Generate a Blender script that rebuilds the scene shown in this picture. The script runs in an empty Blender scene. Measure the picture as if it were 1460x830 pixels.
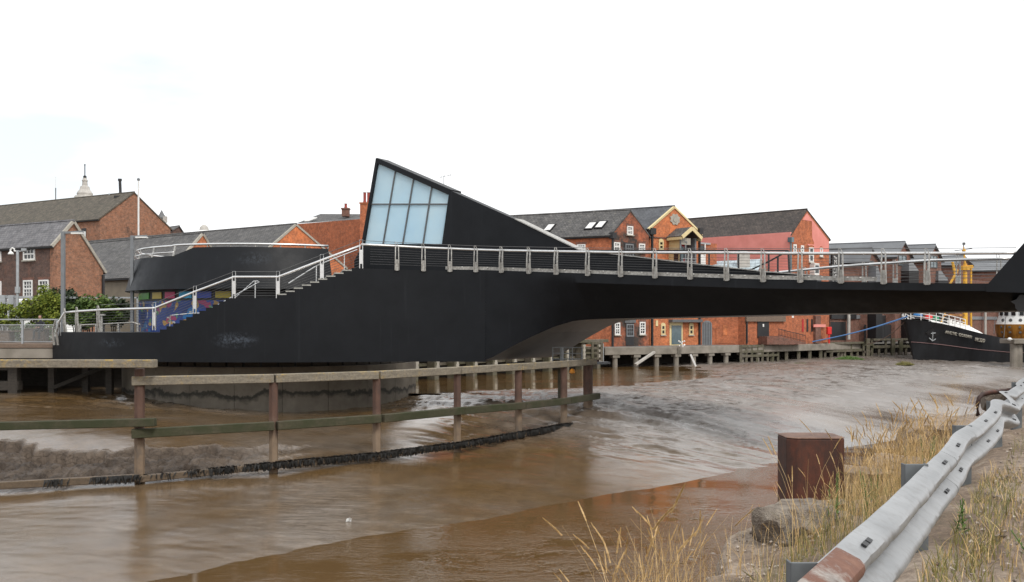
import bpy, bmesh, math, random
import numpy as np
from mathutils import Vector, Matrix

R = math.radians
random.seed(7)
rng = np.random.default_rng(11)
S = bpy.context.scene
COL = S.collection
F, HOR, EYE = 1420.0, 462.0, 1.65          # focal length in photo pixels, eye-level row, eye height (m)

# ------------------------------------------------------------------ camera
cam = bpy.data.cameras.new('camera')
cam.sensor_width = 36.0
cam.lens = 36.0 * F / 1460.0
cam.shift_y = (HOR - 415.0) / 1460.0
cam.clip_start, cam.clip_end = 0.1, 6000
camo = bpy.data.objects.new('camera', cam)
camo.location = (0, 0, EYE)
camo.rotation_euler = (R(90), 0, 0)
COL.objects.link(camo)
S.camera = camo

# ------------------------------------------------------------------ sky, sun, exposure
SUN_EL, SUN_AZ = R(48), R(150)             # azimuth clockwise from +Y: behind the camera on the right
W = bpy.data.worlds.new('World')
S.world = W
W.use_nodes = True
nt = W.node_tree
nt.nodes.clear()
def N(t, tree=None, **kw):
    n = (tree or nt).nodes.new(t)
    for k, v in kw.items():
        setattr(n, k, v)
    return n
wo = N('ShaderNodeOutputWorld'); bg = N('ShaderNodeBackground')
sky = N('ShaderNodeTexSky'); sky.sky_type = 'NISHITA'; sky.sun_disc = False
sky.sun_elevation = SUN_EL; sky.sun_rotation = SUN_AZ
sky.air_density = 1.0; sky.dust_density = 1.5
tc = N('ShaderNodeTexCoord'); mp = N('ShaderNodeMapping'); mp.inputs['Scale'].default_value = (1.2, 1.2, 4.0)
cn = N('ShaderNodeTexNoise'); cn.inputs['Scale'].default_value = 2.2; cn.inputs['Detail'].default_value = 6
cr = N('ShaderNodeValToRGB')
cr.color_ramp.elements[0].position = 0.42; cr.color_ramp.elements[0].color = (.62, .62, .62, 1)
cr.color_ramp.elements[1].position = 0.60; cr.color_ramp.elements[1].color = (1, 1, 1, 1)
mx = N('ShaderNodeMix', data_type='RGBA')
mx.inputs[7].default_value = (9.8, 9.9, 10.0, 1)     # overcast cloud
lk = nt.links.new
lk(tc.outputs['Generated'], mp.inputs['Vector']); lk(mp.outputs[0], cn.inputs['Vector'])
sxw = N('ShaderNodeSeparateXYZ'); lk(tc.outputs['Generated'], sxw.inputs[0])
mrw = N('ShaderNodeMapRange'); lk(sxw.outputs['X'], mrw.inputs[0]); mrw.inputs[1].default_value = -.36; mrw.inputs[2].default_value = -.16; mrw.inputs[3].default_value = 0; mrw.inputs[4].default_value = 1
mxf = N('ShaderNodeMath', operation='MAXIMUM'); lk(cn.outputs['Fac'], cr.inputs[0]); lk(cr.outputs[0], mxf.inputs[0]); lk(mrw.outputs[0], mxf.inputs[1]); lk(mxf.outputs[0], mx.inputs[0]); lk(sky.outputs[0], mx.inputs[6])
lk(mx.outputs[2], bg.inputs['Color']); bg.inputs['Strength'].default_value = 0.1
lk(bg.outputs[0], wo.inputs[0])

sl = bpy.data.lights.new('sun', 'SUN'); sl.energy = 1.5; sl.angle = R(14); sl.color = (1, .95, .88)
so = bpy.data.objects.new('sun', sl); COL.objects.link(so)
sd = Vector((math.sin(SUN_AZ) * math.cos(SUN_EL), math.cos(SUN_AZ) * math.cos(SUN_EL), math.sin(SUN_EL)))
so.rotation_euler = sd.to_track_quat('Z', 'Y').to_euler()
S.view_settings.view_transform = 'Standard'
try: S.view_settings.look = 'None'
except Exception: pass
S.view_settings.gamma = 1.0
S.view_settings.exposure = 0.38
S.render.engine = 'CYCLES'
S.cycles.use_denoising = True
S.cycles.max_bounces = 6
S.cycles.caustics_reflective = False; S.cycles.caustics_refractive = False

# ------------------------------------------------------------------ geometry helpers
def V(*a): return Vector(a)
Z = V(0, 0, 1)
def P(px, py, d): return V((px - 730) / F * d, d, EYE + (HOR - py) * d / F)
def gz(py, d): return EYE + (HOR - py) * d / F
def P2(px, d): return V((px - 730) / F * d, d)
def line_at(px, A, D):
    u = (px - 730) / F
    t = (u * A.y - A.x) / (D.x - u * D.y)
    return t
def v3(p, z): return V(p[0], p[1], z)

class MB:
    def __init__(s): s.v = []; s.f = []; s.m = []; s.cur = 0
    def add(s, pts, faces):
        o = len(s.v); s.v += [Vector(p) for p in pts]
        for f in faces: s.f.append([o + i for i in f]); s.m.append(s.cur)
    def poly(s, pts): s.add(pts, [list(range(len(pts)))])
    def prism(s, pts, vec):
        n = len(pts); vec = Vector(vec)
        a = [Vector(p) for p in pts]; b = [p + vec for p in a]
        s.add(a + b, [list(range(n))[::-1], list(range(n, 2 * n))] + [[i, (i + 1) % n, n + (i + 1) % n, n + i] for i in range(n)])
    def obox(s, c, ax, ay, az, hx, hy, hz):
        c = Vector(c); ax, ay, az = Vector(ax).normalized() * hx, Vector(ay).normalized() * hy, Vector(az).normalized() * hz
        p = [c + ax * i + ay * j + az * k for k in (-1, 1) for (i, j) in ((-1, -1), (1, -1), (1, 1), (-1, 1))]
        s.add(p, [[3, 2, 1, 0], [4, 5, 6, 7], [0, 1, 5, 4], [1, 2, 6, 5], [2, 3, 7, 6], [3, 0, 4, 7]])
    def box(s, x0, x1, y0, y1, z0, z1):
        s.obox(((x0 + x1) / 2, (y0 + y1) / 2, (z0 + z1) / 2), (1, 0, 0), (0, 1, 0), Z, (x1 - x0) / 2, (y1 - y0) / 2, (z1 - z0) / 2)
    def bar(s, p, q, w, h, up=Z):
        p, q = Vector(p), Vector(q); d = q - p; L = d.length
        if L < 1e-6: return
        d.normalize(); side = d.cross(Vector(up))
        if side.length < 1e-4: side = d.cross(V(1, 0, 0))
        side.normalize(); u = side.cross(d)
        s.obox((p + q) / 2, d, side, u, L / 2, w / 2, h / 2)
    def tube(s, pts, r, n=6, r1=None):
        pts = [Vector(p) for p in pts]; rings = []
        k = len(pts)
        for i, p in enumerate(pts):
            d = (pts[min(i + 1, k - 1)] - pts[max(i - 1, 0)]).normalized()
            a = d.cross(Z)
            if a.length < 1e-3: a = d.cross(V(1, 0, 0))
            a.normalize(); b = d.cross(a)
            rr = r if r1 is None else r + (r1 - r) * i / max(1, k - 1)
            rings.append([p + (a * math.cos(2 * math.pi * j / n) + b * math.sin(2 * math.pi * j / n)) * rr for j in range(n)])
        s.loft(rings)
    def loft(s, rings, caps=True, closed=True):
        n = len(rings[0]); pts = [p for r in rings for p in r]; fs = []
        for i in range(len(rings) - 1):
            for j in range(n if closed else n - 1):
                fs.append([i * n + j, i * n + (j + 1) % n, (i + 1) * n + (j + 1) % n, (i + 1) * n + j])
        if caps and closed:
            fs.append(list(range(n))[::-1]); fs.append([(len(rings) - 1) * n + j for j in range(n)])
        s.add(pts, fs)
    def lathe(s, c, prof, n=24):
        c = Vector(c)
        s.loft([[c + V(r * math.cos(2 * math.pi * j / n), r * math.sin(2 * math.pi * j / n), z) for j in range(n)] for r, z in prof])
    def build(s, name, mat, parent=None, smooth=False, bevel=0, fix=True):
        me = bpy.data.meshes.new(name)
        off = wloc(parent)
        me.from_pydata([p - off for p in s.v], [], s.f)
        mats = mat if isinstance(mat, (list, tuple)) else [mat]
        for m in mats: me.materials.append(m)
        me.polygons.foreach_set('material_index', s.m)
        if fix:
            bm = bmesh.new(); bm.from_mesh(me)
            bmesh.ops.recalc_face_normals(bm, faces=bm.faces)
            bm.to_mesh(me); bm.free()
        auto_uv(me, off)
        if smooth:
            me.polygons.foreach_set('use_smooth', [True] * len(me.polygons))
            if smooth == 'angle':
                try: me.set_sharp_from_angle(angle=R(35))
                except Exception: pass
        o = bpy.data.objects.new(name, me); COL.objects.link(o)
        if parent: o.parent = parent
        if bevel:
            b = o.modifiers.new('bevel', 'BEVEL'); b.width = bevel; b.segments = 1; b.limit_method = 'ANGLE'
        return o

def wloc(o):
    l = V(0, 0, 0)
    while o is not None:
        l = l + Vector(o.location); o = o.parent
    return l

def auto_uv(me, off):
    uv = me.uv_layers.new(name='UVMap')
    if len(me.polygons) > 60000: return
    data = uv.data; vs = me.vertices
    for p in me.polygons:
        n = p.normal
        t = Z.cross(n)
        if t.length < .05: t = V(1, 0, 0)
        t.normalize(); b = n.cross(t)
        for li in p.loop_indices:
            q = vs[me.loops[li].vertex_index].co + off
            data[li].uv = (q.dot(t), q.dot(b))

def tag(o, label=None, cat=None, group=None, kind=None):
    if label: o['label'] = label
    if cat: o['category'] = cat
    if group: o['group'] = group
    if kind: o['kind'] = kind
    return o
def thing(name, loc, label, cat, group=None):
    o = bpy.data.objects.new(name, None); o.location = loc; o.empty_display_size = .3
    COL.objects.link(o); return tag(o, label, cat, group)
def dup(o, loc, label=None, parent=None):
    c = o.copy(); COL.objects.link(c)
    if parent is not None: c.parent = parent
    if loc is not None: c.location = loc
    if label: c['label'] = label
    for ch in list(o.children): dup(ch, None, None, c)
    return c

# ------------------------------------------------------------------ material helpers
def mat(name):
    m = bpy.data.materials.new(name); m.use_nodes = True
    t = m.node_tree; b = t.nodes['Principled BSDF']
    return m, t, b
def noise(t, scale, detail=4, rough=.55, vec=None, coord='Object', sc=(1, 1, 1)):
    n = N('ShaderNodeTexNoise', t); n.inputs['Scale'].default_value = scale
    n.inputs['Detail'].default_value = detail; n.inputs['Roughness'].default_value = rough
    if vec is None:
        c = N('ShaderNodeTexCoord', t); mpn = N('ShaderNodeMapping', t); mpn.inputs['Scale'].default_value = sc
        t.links.new(c.outputs[coord], mpn.inputs[0]); vec = mpn.outputs[0]
    t.links.new(vec, n.inputs['Vector'])
    return n.outputs['Fac']
def ramp(t, fac, stops):
    r = N('ShaderNodeValToRGB', t); e = r.color_ramp.elements
    while len(e) < len(stops): e.new(.5)
    for k, (p, c) in enumerate(stops):
        e[k].position = p; e[k].color = (c[0], c[1], c[2], 1) if not isinstance(c, (int, float)) else (c, c, c, 1)
    t.links.new(fac, r.inputs[0]); return r.outputs[0]
def mixc(t, fac, a, b, mode='MIX'):
    m = N('ShaderNodeMix', t, data_type='RGBA', blend_type=mode)
    for i, x in ((0, fac), (6, a), (7, b)):
        if isinstance(x, (int, float)): m.inputs[i].default_value = x
        elif isinstance(x, tuple): m.inputs[i].default_value = (*x, 1)
        else: t.links.new(x, m.inputs[i])
    return m.outputs[2]
def bump(t, b, h, strength=.3, dist=.02):
    n = N('ShaderNodeBump', t); n.inputs['Strength'].default_value = strength; n.inputs['Distance'].default_value = dist
    t.links.new(h, n.inputs['Height']); t.links.new(n.outputs[0], b.inputs['Normal'])
def simple(name, col, rough=.6, metal=0.0, col2=None, scale=3.0, bmp=0, spec=None, sc=(1, 1, 1), lo=.35, hi=.65, detail=5, bd=.01):
    m, t, b = mat(name)
    b.inputs['Roughness'].default_value = rough; b.inputs['Metallic'].default_value = metal
    if spec is not None: b.inputs['Specular IOR Level'].default_value = spec
    if col2 is None: col2 = tuple(c * .8 for c in col)
    f = noise(t, scale, detail, sc=sc)
    c = ramp(t, f, [(lo, col2), (hi, col)])
    t.links.new(c, b.inputs['Base Color'])
    if bmp: bump(t, b, noise(t, scale * 6, 4, sc=sc), bmp, bd)
    return m
def brick(name, c1, c2, mortar, blot=None, blot_amt=.55, bw=.23, bh=.078, scale=.35, dark=(.03, .025, .02), dark_lo=.62):
    m, t, b = mat(name)
    c = N('ShaderNodeTexCoord', t)
    bt = N('ShaderNodeTexBrick', t); bt.inputs['Scale'].default_value = 1.0
    bt.inputs['Brick Width'].default_value = bw; bt.inputs['Row Height'].default_value = bh
    bt.inputs['Mortar Size'].default_value = .008; bt.inputs['Mortar Smooth'].default_value = .2
    bt.inputs['Color1'].default_value = (*c1, 1); bt.inputs['Color2'].default_value = (*c2, 1); bt.inputs['Mortar'].default_value = (*mortar, 1)
    t.links.new(c.outputs['UV'], bt.inputs['Vector'])
    col = bt.outputs['Color']
    f1 = ramp(t, noise(t, scale, 6, .65), [(dark_lo, (0, 0, 0)), (dark_lo + .14, (1, 1, 1))])
    col = mixc(t, f1, col, dark)
    f2 = ramp(t, noise(t, scale * 1.7, 5, .7), [(.5, (0, 0, 0)), (.66, (blot_amt,) * 3)])
    col = mixc(t, f2, col, blot or tuple(min(1, x * 1.5) for x in c1))
    f3 = ramp(t, noise(t, 2.6, 7, .85), [(.34, (.5,) * 3), (.5, (1,) * 3), (.66, (1.45,) * 3)])
    col = mixc(t, 1.0, col, f3, 'MULTIPLY')
    t.links.new(col, b.inputs['Base Color']); b.inputs['Roughness'].default_value = .9
    bump(t, b, bt.outputs['Fac'], -.3, .01)
    return m
def slate(name, c1, c2, gap, tw=.36, th=.28, lich=None):
    m, t, b = mat(name)
    c = N('ShaderNodeTexCoord', t)
    bt = N('ShaderNodeTexBrick', t); bt.inputs['Scale'].default_value = 1.0
    bt.inputs['Brick Width'].default_value = tw; bt.inputs['Row Height'].default_value = th
    bt.inputs['Mortar Size'].default_value = .018; bt.inputs['Mortar Smooth'].default_value = .1
    bt.inputs['Color1'].default_value = (*c1, 1); bt.inputs['Color2'].default_value = (*c2, 1); bt.inputs['Mortar'].default_value = (*gap, 1)
    t.links.new(c.outputs['UV'], bt.inputs['Vector'])
    col = bt.outputs['Color']
    f3 = ramp(t, noise(t, 1.3, 8, .82), [(.34, (.55,) * 3), (.5, (.95,) * 3), (.66, (1.5,) * 3)])
    col = mixc(t, 1.0, col, f3, 'MULTIPLY')
    if lich:
        f2 = ramp(t, noise(t, 2.2, 6, .75), [(.56, (0, 0, 0)), (.68, (.6,) * 3)])
        col = mixc(t, f2, col, lich)
    t.links.new(col, b.inputs['Base Color']); b.inputs['Roughness'].default_value = .75
    bump(t, b, bt.outputs['Fac'], -.5, .02)
    return m
def timber(name, col, col2, lichen=None, algae=None, rough=.85):
    m, t, b = mat(name)
    f = noise(t, 2.0, 6, .7, sc=(1, 1, 6))
    c = ramp(t, f, [(.3, col2), (.7, col)])
    c = mixc(t, 1.0, c, ramp(t, noise(t, 14, 4, .7), [(.3, (.7,) * 3), (.7, (1.2,) * 3)]), 'MULTIPLY')
    g = N('ShaderNodeNewGeometry', t); sx = N('ShaderNodeSeparateXYZ', t); t.links.new(g.outputs['Normal'], sx.inputs[0])
    if algae:
        c = mixc(t, ramp(t, noise(t, 1.1, 5, .7), [(.35, (0, 0, 0)), (.6, (.9,) * 3)]), c, algae)
    if lichen:
        up = ramp(t, sx.outputs['Z'], [(.3, (.25,) * 3), (.8, (1, 1, 1))])
        li = ramp(t, noise(t, 4.0, 6, .8), [(.52, (0, 0, 0)), (.6, (1, 1, 1))])
        li2 = ramp(t, noise(t, .5, 2, .5), [(.4, (0, 0, 0)), (.6, (1, 1, 1))])
        k = mixc(t, 1.0, mixc(t, 1.0, up, li, 'MULTIPLY'), li2, 'MULTIPLY')
        c = mixc(t, k, c, lichen)
    t.links.new(c, b.inputs['Base Color']); b.inputs['Roughness'].default_value = rough
    bump(t, b, noise(t, 9, 5, .7, sc=(1, 1, 4)), .5, .03)
    return m

M = {}
M['orange_brick'] = brick('orange_brick', (.48, .13, .045), (.34, .09, .035), (.26, .17, .12), blot=(.50, .16, .07), dark=(.07, .035, .025), dark_lo=.64)
M['clean_orange'] = brick('clean_orange_brick', (.56, .165, .055), (.45, .125, .045), (.3, .2, .13), dark_lo=.8)
M['sooty_brick'] = brick('sooty_brick', (.46, .12, .045), (.28, .08, .04), (.22, .15, .11), blot=(.46, .13, .06), blot_amt=.4, dark=(.05, .04, .034), dark_lo=.40)
M['brown_brick'] = brick('brown_brick', (.34, .14, .07), (.21, .095, .055), (.25, .2, .16), blot=(.30, .13, .07), dark=(.075, .05, .04), dark_lo=.58, scale=.5)
M['dark_brick'] = brick('dark_brick', (.115, .06, .045), (.075, .042, .035), (.15, .12, .1), blot=(.16, .075, .05), dark=(.05, .035, .03), scale=.5)
M['flat_brick'] = brick('red_brown_brick', (.19, .075, .05), (.13, .055, .04), (.2, .16, .13), blot=(.2, .08, .055), dark_lo=.9)
M['pink'] = simple('pink_render', (.76, .29, .25), .85, col2=(.66, .24, .2), scale=.9, bmp=.08)
M['tan'] = simple('tan_render', (.28, .24, .18), .9, col2=(.22, .19, .145), scale=.8)
M['slate_pale'] = slate('pale_slate', (.17, .165, .17), (.13, .128, .135), (.07, .07, .075))
M['slate_grey'] = slate('grey_slate', (.125, .12, .115), (.082, .08, .08), (.03, .03, .032), lich=(.19, .18, .15))
M['slate_moss'] = slate('mossy_pantile', (.12, .1, .075), (.085, .075, .055), (.03, .028, .024), tw=.3, th=.32, lich=(.22, .19, .13))
M['slate_brown'] = slate('brown_tile', (.085, .068, .058), (.048, .04, .036), (.015, .013, .012), lich=(.12, .1, .085))
M['slate_blue'] = slate('new_slate', (.10, .105, .115), (.085, .09, .1), (.05, .05, .055))
M['zinc'] = simple('zinc_roof', (.16, .17, .18), .5, col2=(.13, .135, .145), scale=.6)
M['metal_roof'] = slate('seam_metal_roof', (.42, .5, .54), (.4, .48, .52), (.2, .24, .27), tw=.45, th=40)
M['white_paint'] = simple('white_paint', (.8, .8, .78), .5, col2=(.72, .72, .7))
M['cream'] = simple('cream_paint', (.72, .6, .33), .6, col2=(.64, .52, .28))
M['grey_paint'] = simple('grey_paint', (.2, .215, .23), .5, col2=(.17, .18, .19))
M['galv'] = simple('galvanised_steel', (.42, .44, .46), .5, .35, col2=(.34, .36, .37), scale=6)
M['post_grey'] = simple('dull_galvanised_post', (.17, .185, .195), .6, .3, col2=(.11, .12, .125), scale=7)
M['pale_dirt'] = simple('pale_dry_earth', (.36, .285, .225), .95, col2=(.22, .165, .12), scale=7, bmp=1, bd=.03)
M['coping'] = simple('coping_stone', (.42, .39, .33), .9, col2=(.32, .3, .26))
M['stone'] = simple('pale_stone', (.52, .5, .46), .9, col2=(.4, .38, .35), scale=1.5)
M['concrete'] = simple('concrete', (.30, .27, .23), .9, col2=(.19, .17, .14), scale=.9, bmp=.3)
M['black_trim'] = simple('black_trim', (.02, .02, .022), .5)
M['lead'] = simple('lead_sheet', (.13, .135, .14), .6)
M['red_pot'] = simple('red_clay_pot', (.33, .06, .045), .7)
M['glass'] = simple('dark_window_glass', (.02, .024, .028), .08, spec=.6)
M['blue_glass'] = simple('grey_blue_glass', (.12, .17, .19), .1, spec=.6)
M['red_door'] = simple('red_paint', (.45, .02, .02), .5)
M['bright_red'] = simple('bright_red_paint', (.72, .025, .02), .45)
M['steel'] = simple('stainless_steel', (.80, .80, .79), .3, .85, col2=(.70, .70, .69), scale=8)
M['post_steel'] = simple('weathered_steel', (.5, .49, .46), .5, .55, col2=(.33, .32, .3), scale=9, lo=.4, hi=.6)
M['wire'] = simple('steel_wire', (.16, .16, .16), .5, .5)
M['tread'] = simple('pale_tread', (.4, .4, .37), .85, col2=(.3, .3, .28), scale=6)
M['timber_pale'] = timber('weathered_timber', (.27, .235, .18), (.15, .13, .10), lichen=(.58, .36, .02))
M['timber_green'] = timber('algae_timber', (.085, .072, .042), (.05, .045, .028), algae=(.03, .036, .012))
M['timber_low'] = timber('wet_timber', (.15, .105, .065), (.09, .065, .042), rough=.6)
M['timber_quay'] = timber('quay_timber', (.21, .18, .145), (.11, .095, .075), algae=(.085, .082, .045))
M['timber_dark'] = timber('dark_timber', (.06, .05, .04), (.03, .026, .022))
M['bench'] = timber('bench_timber', (.22, .16, .12), (.15, .11, .085))
M['weed'] = simple('black_seaweed', (.03, .028, .025), .55, col2=(.012, .011, .01), scale=9)
M['cloth'] = simple('dark_cloth', (.03, .032, .04), .9)
M['skin'] = simple('skin', (.45, .26, .19), .6)
M['hair'] = simple('hair', (.06, .035, .02), .8)
M['yellow'] = simple('yellow_paint', (.72, .40, .04), .5, col2=(.6, .32, .03))
M['varnish'] = simple('varnished_wood', (.40, .17, .025), .35, col2=(.2, .08, .015), scale=1.6, sc=(1, 1, .35), lo=.42, hi=.58)
M['rope_blue'] = simple('blue_rope', (.06, .16, .36), .7)
M['rope_brown'] = simple('brown_rope', (.12, .08, .06), .8)
M['tyre'] = simple('rubber', (.02, .02, .02), .8)
M['litter'] = simple('white_plastic', (.85, .85, .83), .5)
M['orange_plastic'] = simple('orange_plastic', (.8, .3, .02), .5)
M['blue_plastic'] = simple('blue_tarpaulin', (.03, .2, .5), .5)
M['green_plastic'] = simple('green_net', (.03, .25, .12), .7)

def black_paint():
    m, t, b = mat('black_steel_paint')
    c = ramp(t, noise(t, .7, 6, .65), [(.3, (.0055, .0065, .0085)), (.75, (.010, .0115, .0145))])
    # chalky scuffs and drips with a shape of their own
    sc = ramp(t, noise(t, 1.3, 8, .8, sc=(.6, .6, 1.0)), [(.68, (0, 0, 0)), (.82, (.2,) * 3)])
    c = mixc(t, sc, c, (.06, .07, .085))
    dr = ramp(t, noise(t, 3.0, 3, .5, sc=(1.2, 1.2, .06)), [(.64, (0, 0, 0)), (.75, (.14,) * 3)])
    c = mixc(t, dr, c, (.045, .05, .058))
    g = N('ShaderNodeNewGeometry', t)
    for (cx, cy, cz, rx, rz, amt) in ((-13.7, 49.2, .85, 1.3, .45, .8), (-20.5, 50.8, .7, 1.0, .3, .4), (-14.0, 54, 5.2, 1.2, .5, .3)):
        vs_ = N('ShaderNodeVectorMath', t, operation='SUBTRACT'); t.links.new(g.outputs['Position'], vs_.inputs[0]); vs_.inputs[1].default_value = (cx, cy, cz)
        vd = N('ShaderNodeVectorMath', t, operation='DIVIDE'); t.links.new(vs_.outputs[0], vd.inputs[0]); vd.inputs[1].default_value = (rx, 3, rz)
        ln = N('ShaderNodeVectorMath', t, operation='LENGTH'); t.links.new(vd.outputs[0], ln.inputs[0])
        fall = ramp(t, ln.outputs['Value'], [(.2, (1, 1, 1)), (1, (0, 0, 0))])
        sp_ = ramp(t, noise(t, 4, 8, .8), [(.46, (0, 0, 0)), (.62, (amt,) * 3)])
        c = mixc(t, mixc(t, 1.0, fall, sp_, 'MULTIPLY'), c, (.10, .12, .15))
    t.links.new(c, b.inputs['Base Color'])
    r = ramp(t, noise(t, 2.0, 4), [(.3, (.38,) * 3), (.7, (.52,) * 3)])
    t.links.new(r, b.inputs['Roughness']); b.inputs['Specular IOR Level'].default_value = .22
    bump(t, b, noise(t, .9, 3), .12, .03)
    return m
M['black'] = black_paint()

def opal():
    m = bpy.data.materials.new('opal_glass'); m.use_nodes = True; t = m.node_tree
    b = t.nodes['Principled BSDF']; o = t.nodes['Material Output']
    c = ramp(t, noise(t, .5, 3), [(.3, (.66, .86, .97)), (.7, (.76, .92, .99))])
    t.links.new(c, b.inputs['Base Color']); b.inputs['Roughness'].default_value = .25
    tr = N('ShaderNodeBsdfTranslucent', t); t.links.new(c, tr.inputs['Color'])
    ms = N('ShaderNodeMixShader', t); ms.inputs[0].default_value = .5
    t.links.new(b.outputs[0], ms.inputs[1]); t.links.new(tr.outputs[0], ms.inputs[2]); t.links.new(ms.outputs[0], o.inputs[0])
    return m
M['opal'] = opal()

def mesh_panel():
    m = bpy.data.materials.new('wire_mesh'); m.use_nodes = True; t = m.node_tree
    b = t.nodes['Principled BSDF']; o = t.nodes['Material Output']
    b.inputs['Base Color'].default_value = (.25, .26, .26, 1); b.inputs['Roughness'].default_value = .5
    tr = N('ShaderNodeBsdfTransparent', t); ms = N('ShaderNodeMixShader', t); ms.inputs[0].default_value = .28
    t.links.new(tr.outputs[0], ms.inputs[1]); t.links.new(b.outputs[0], ms.inputs[2]); t.links.new(ms.outputs[0], o.inputs[0])
    return m
M['mesh'] = mesh_panel()

def rusty(name, base=(.10, .036, .02), hi=(.17, .06, .03), lo=(.045, .022, .016)):
    m, t, b = mat(name)
    c = ramp(t, noise(t, 2.5, 8, .75, sc=(1, 1, .5)), [(.36, lo), (.5, base), (.64, hi)])
    c = mixc(t, ramp(t, noise(t, 1.0, 5, .6, sc=(1.5, 1.5, .25)), [(.55, (0, 0, 0)), (.68, (.7,) * 3)]), c, (.055, .05, .052))
    t.links.new(c, b.inputs['Base Color']); b.inputs['Roughness'].default_value = .7
    bump(t, b, noise(t, 18, 5, .7), .4, .01)
    return m
M['rust'] = rusty('rust', (.052, .021, .014), (.11, .032, .016), (.022, .013, .011))
def fender_pile():
    m, t, b = mat('fender_pile_rust')
    c = ramp(t, noise(t, 2.5, 7, .7, sc=(1, 1, .5)), [(.3, (.06, .036, .028)), (.55, (.105, .055, .038)), (.75, (.15, .095, .07))])
    g = N('ShaderNodeNewGeometry', t); sx = N('ShaderNodeSeparateXYZ', t); t.links.new(g.outputs['Position'], sx.inputs[0])
    ma = N('ShaderNodeMath', t, operation='MULTIPLY_ADD'); t.links.new(noise(t, 1.2, 5, .7), ma.inputs[0]); ma.inputs[1].default_value = 1.2; t.links.new(sx.outputs['Z'], ma.inputs[2])
    mr = N('ShaderNodeMapRange', t); t.links.new(ma.outputs[0], mr.inputs[0]); mr.inputs[1].default_value = -1.0; mr.inputs[2].default_value = -1.9
    md = ramp(t, noise(t, 1.7, 6, .7, sc=(1, 1, .6)), [(.35, (.13, .10, .075)), (.5, (.21, .15, .10)), (.7, (.25, .185, .13))])
    c = mixc(t, mr.outputs[0], c, md)
    t.links.new(c, b.inputs['Base Color']); b.inputs['Roughness'].default_value = .75
    bump(t, b, noise(t, 12, 5, .7), .4, .01)
    return m
M['fender_pile'] = fender_pile()
M['rust_pile'] = rusty('rust_pile', (.19, .085, .05), (.26, .13, .08), (.11, .06, .042))

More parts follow.
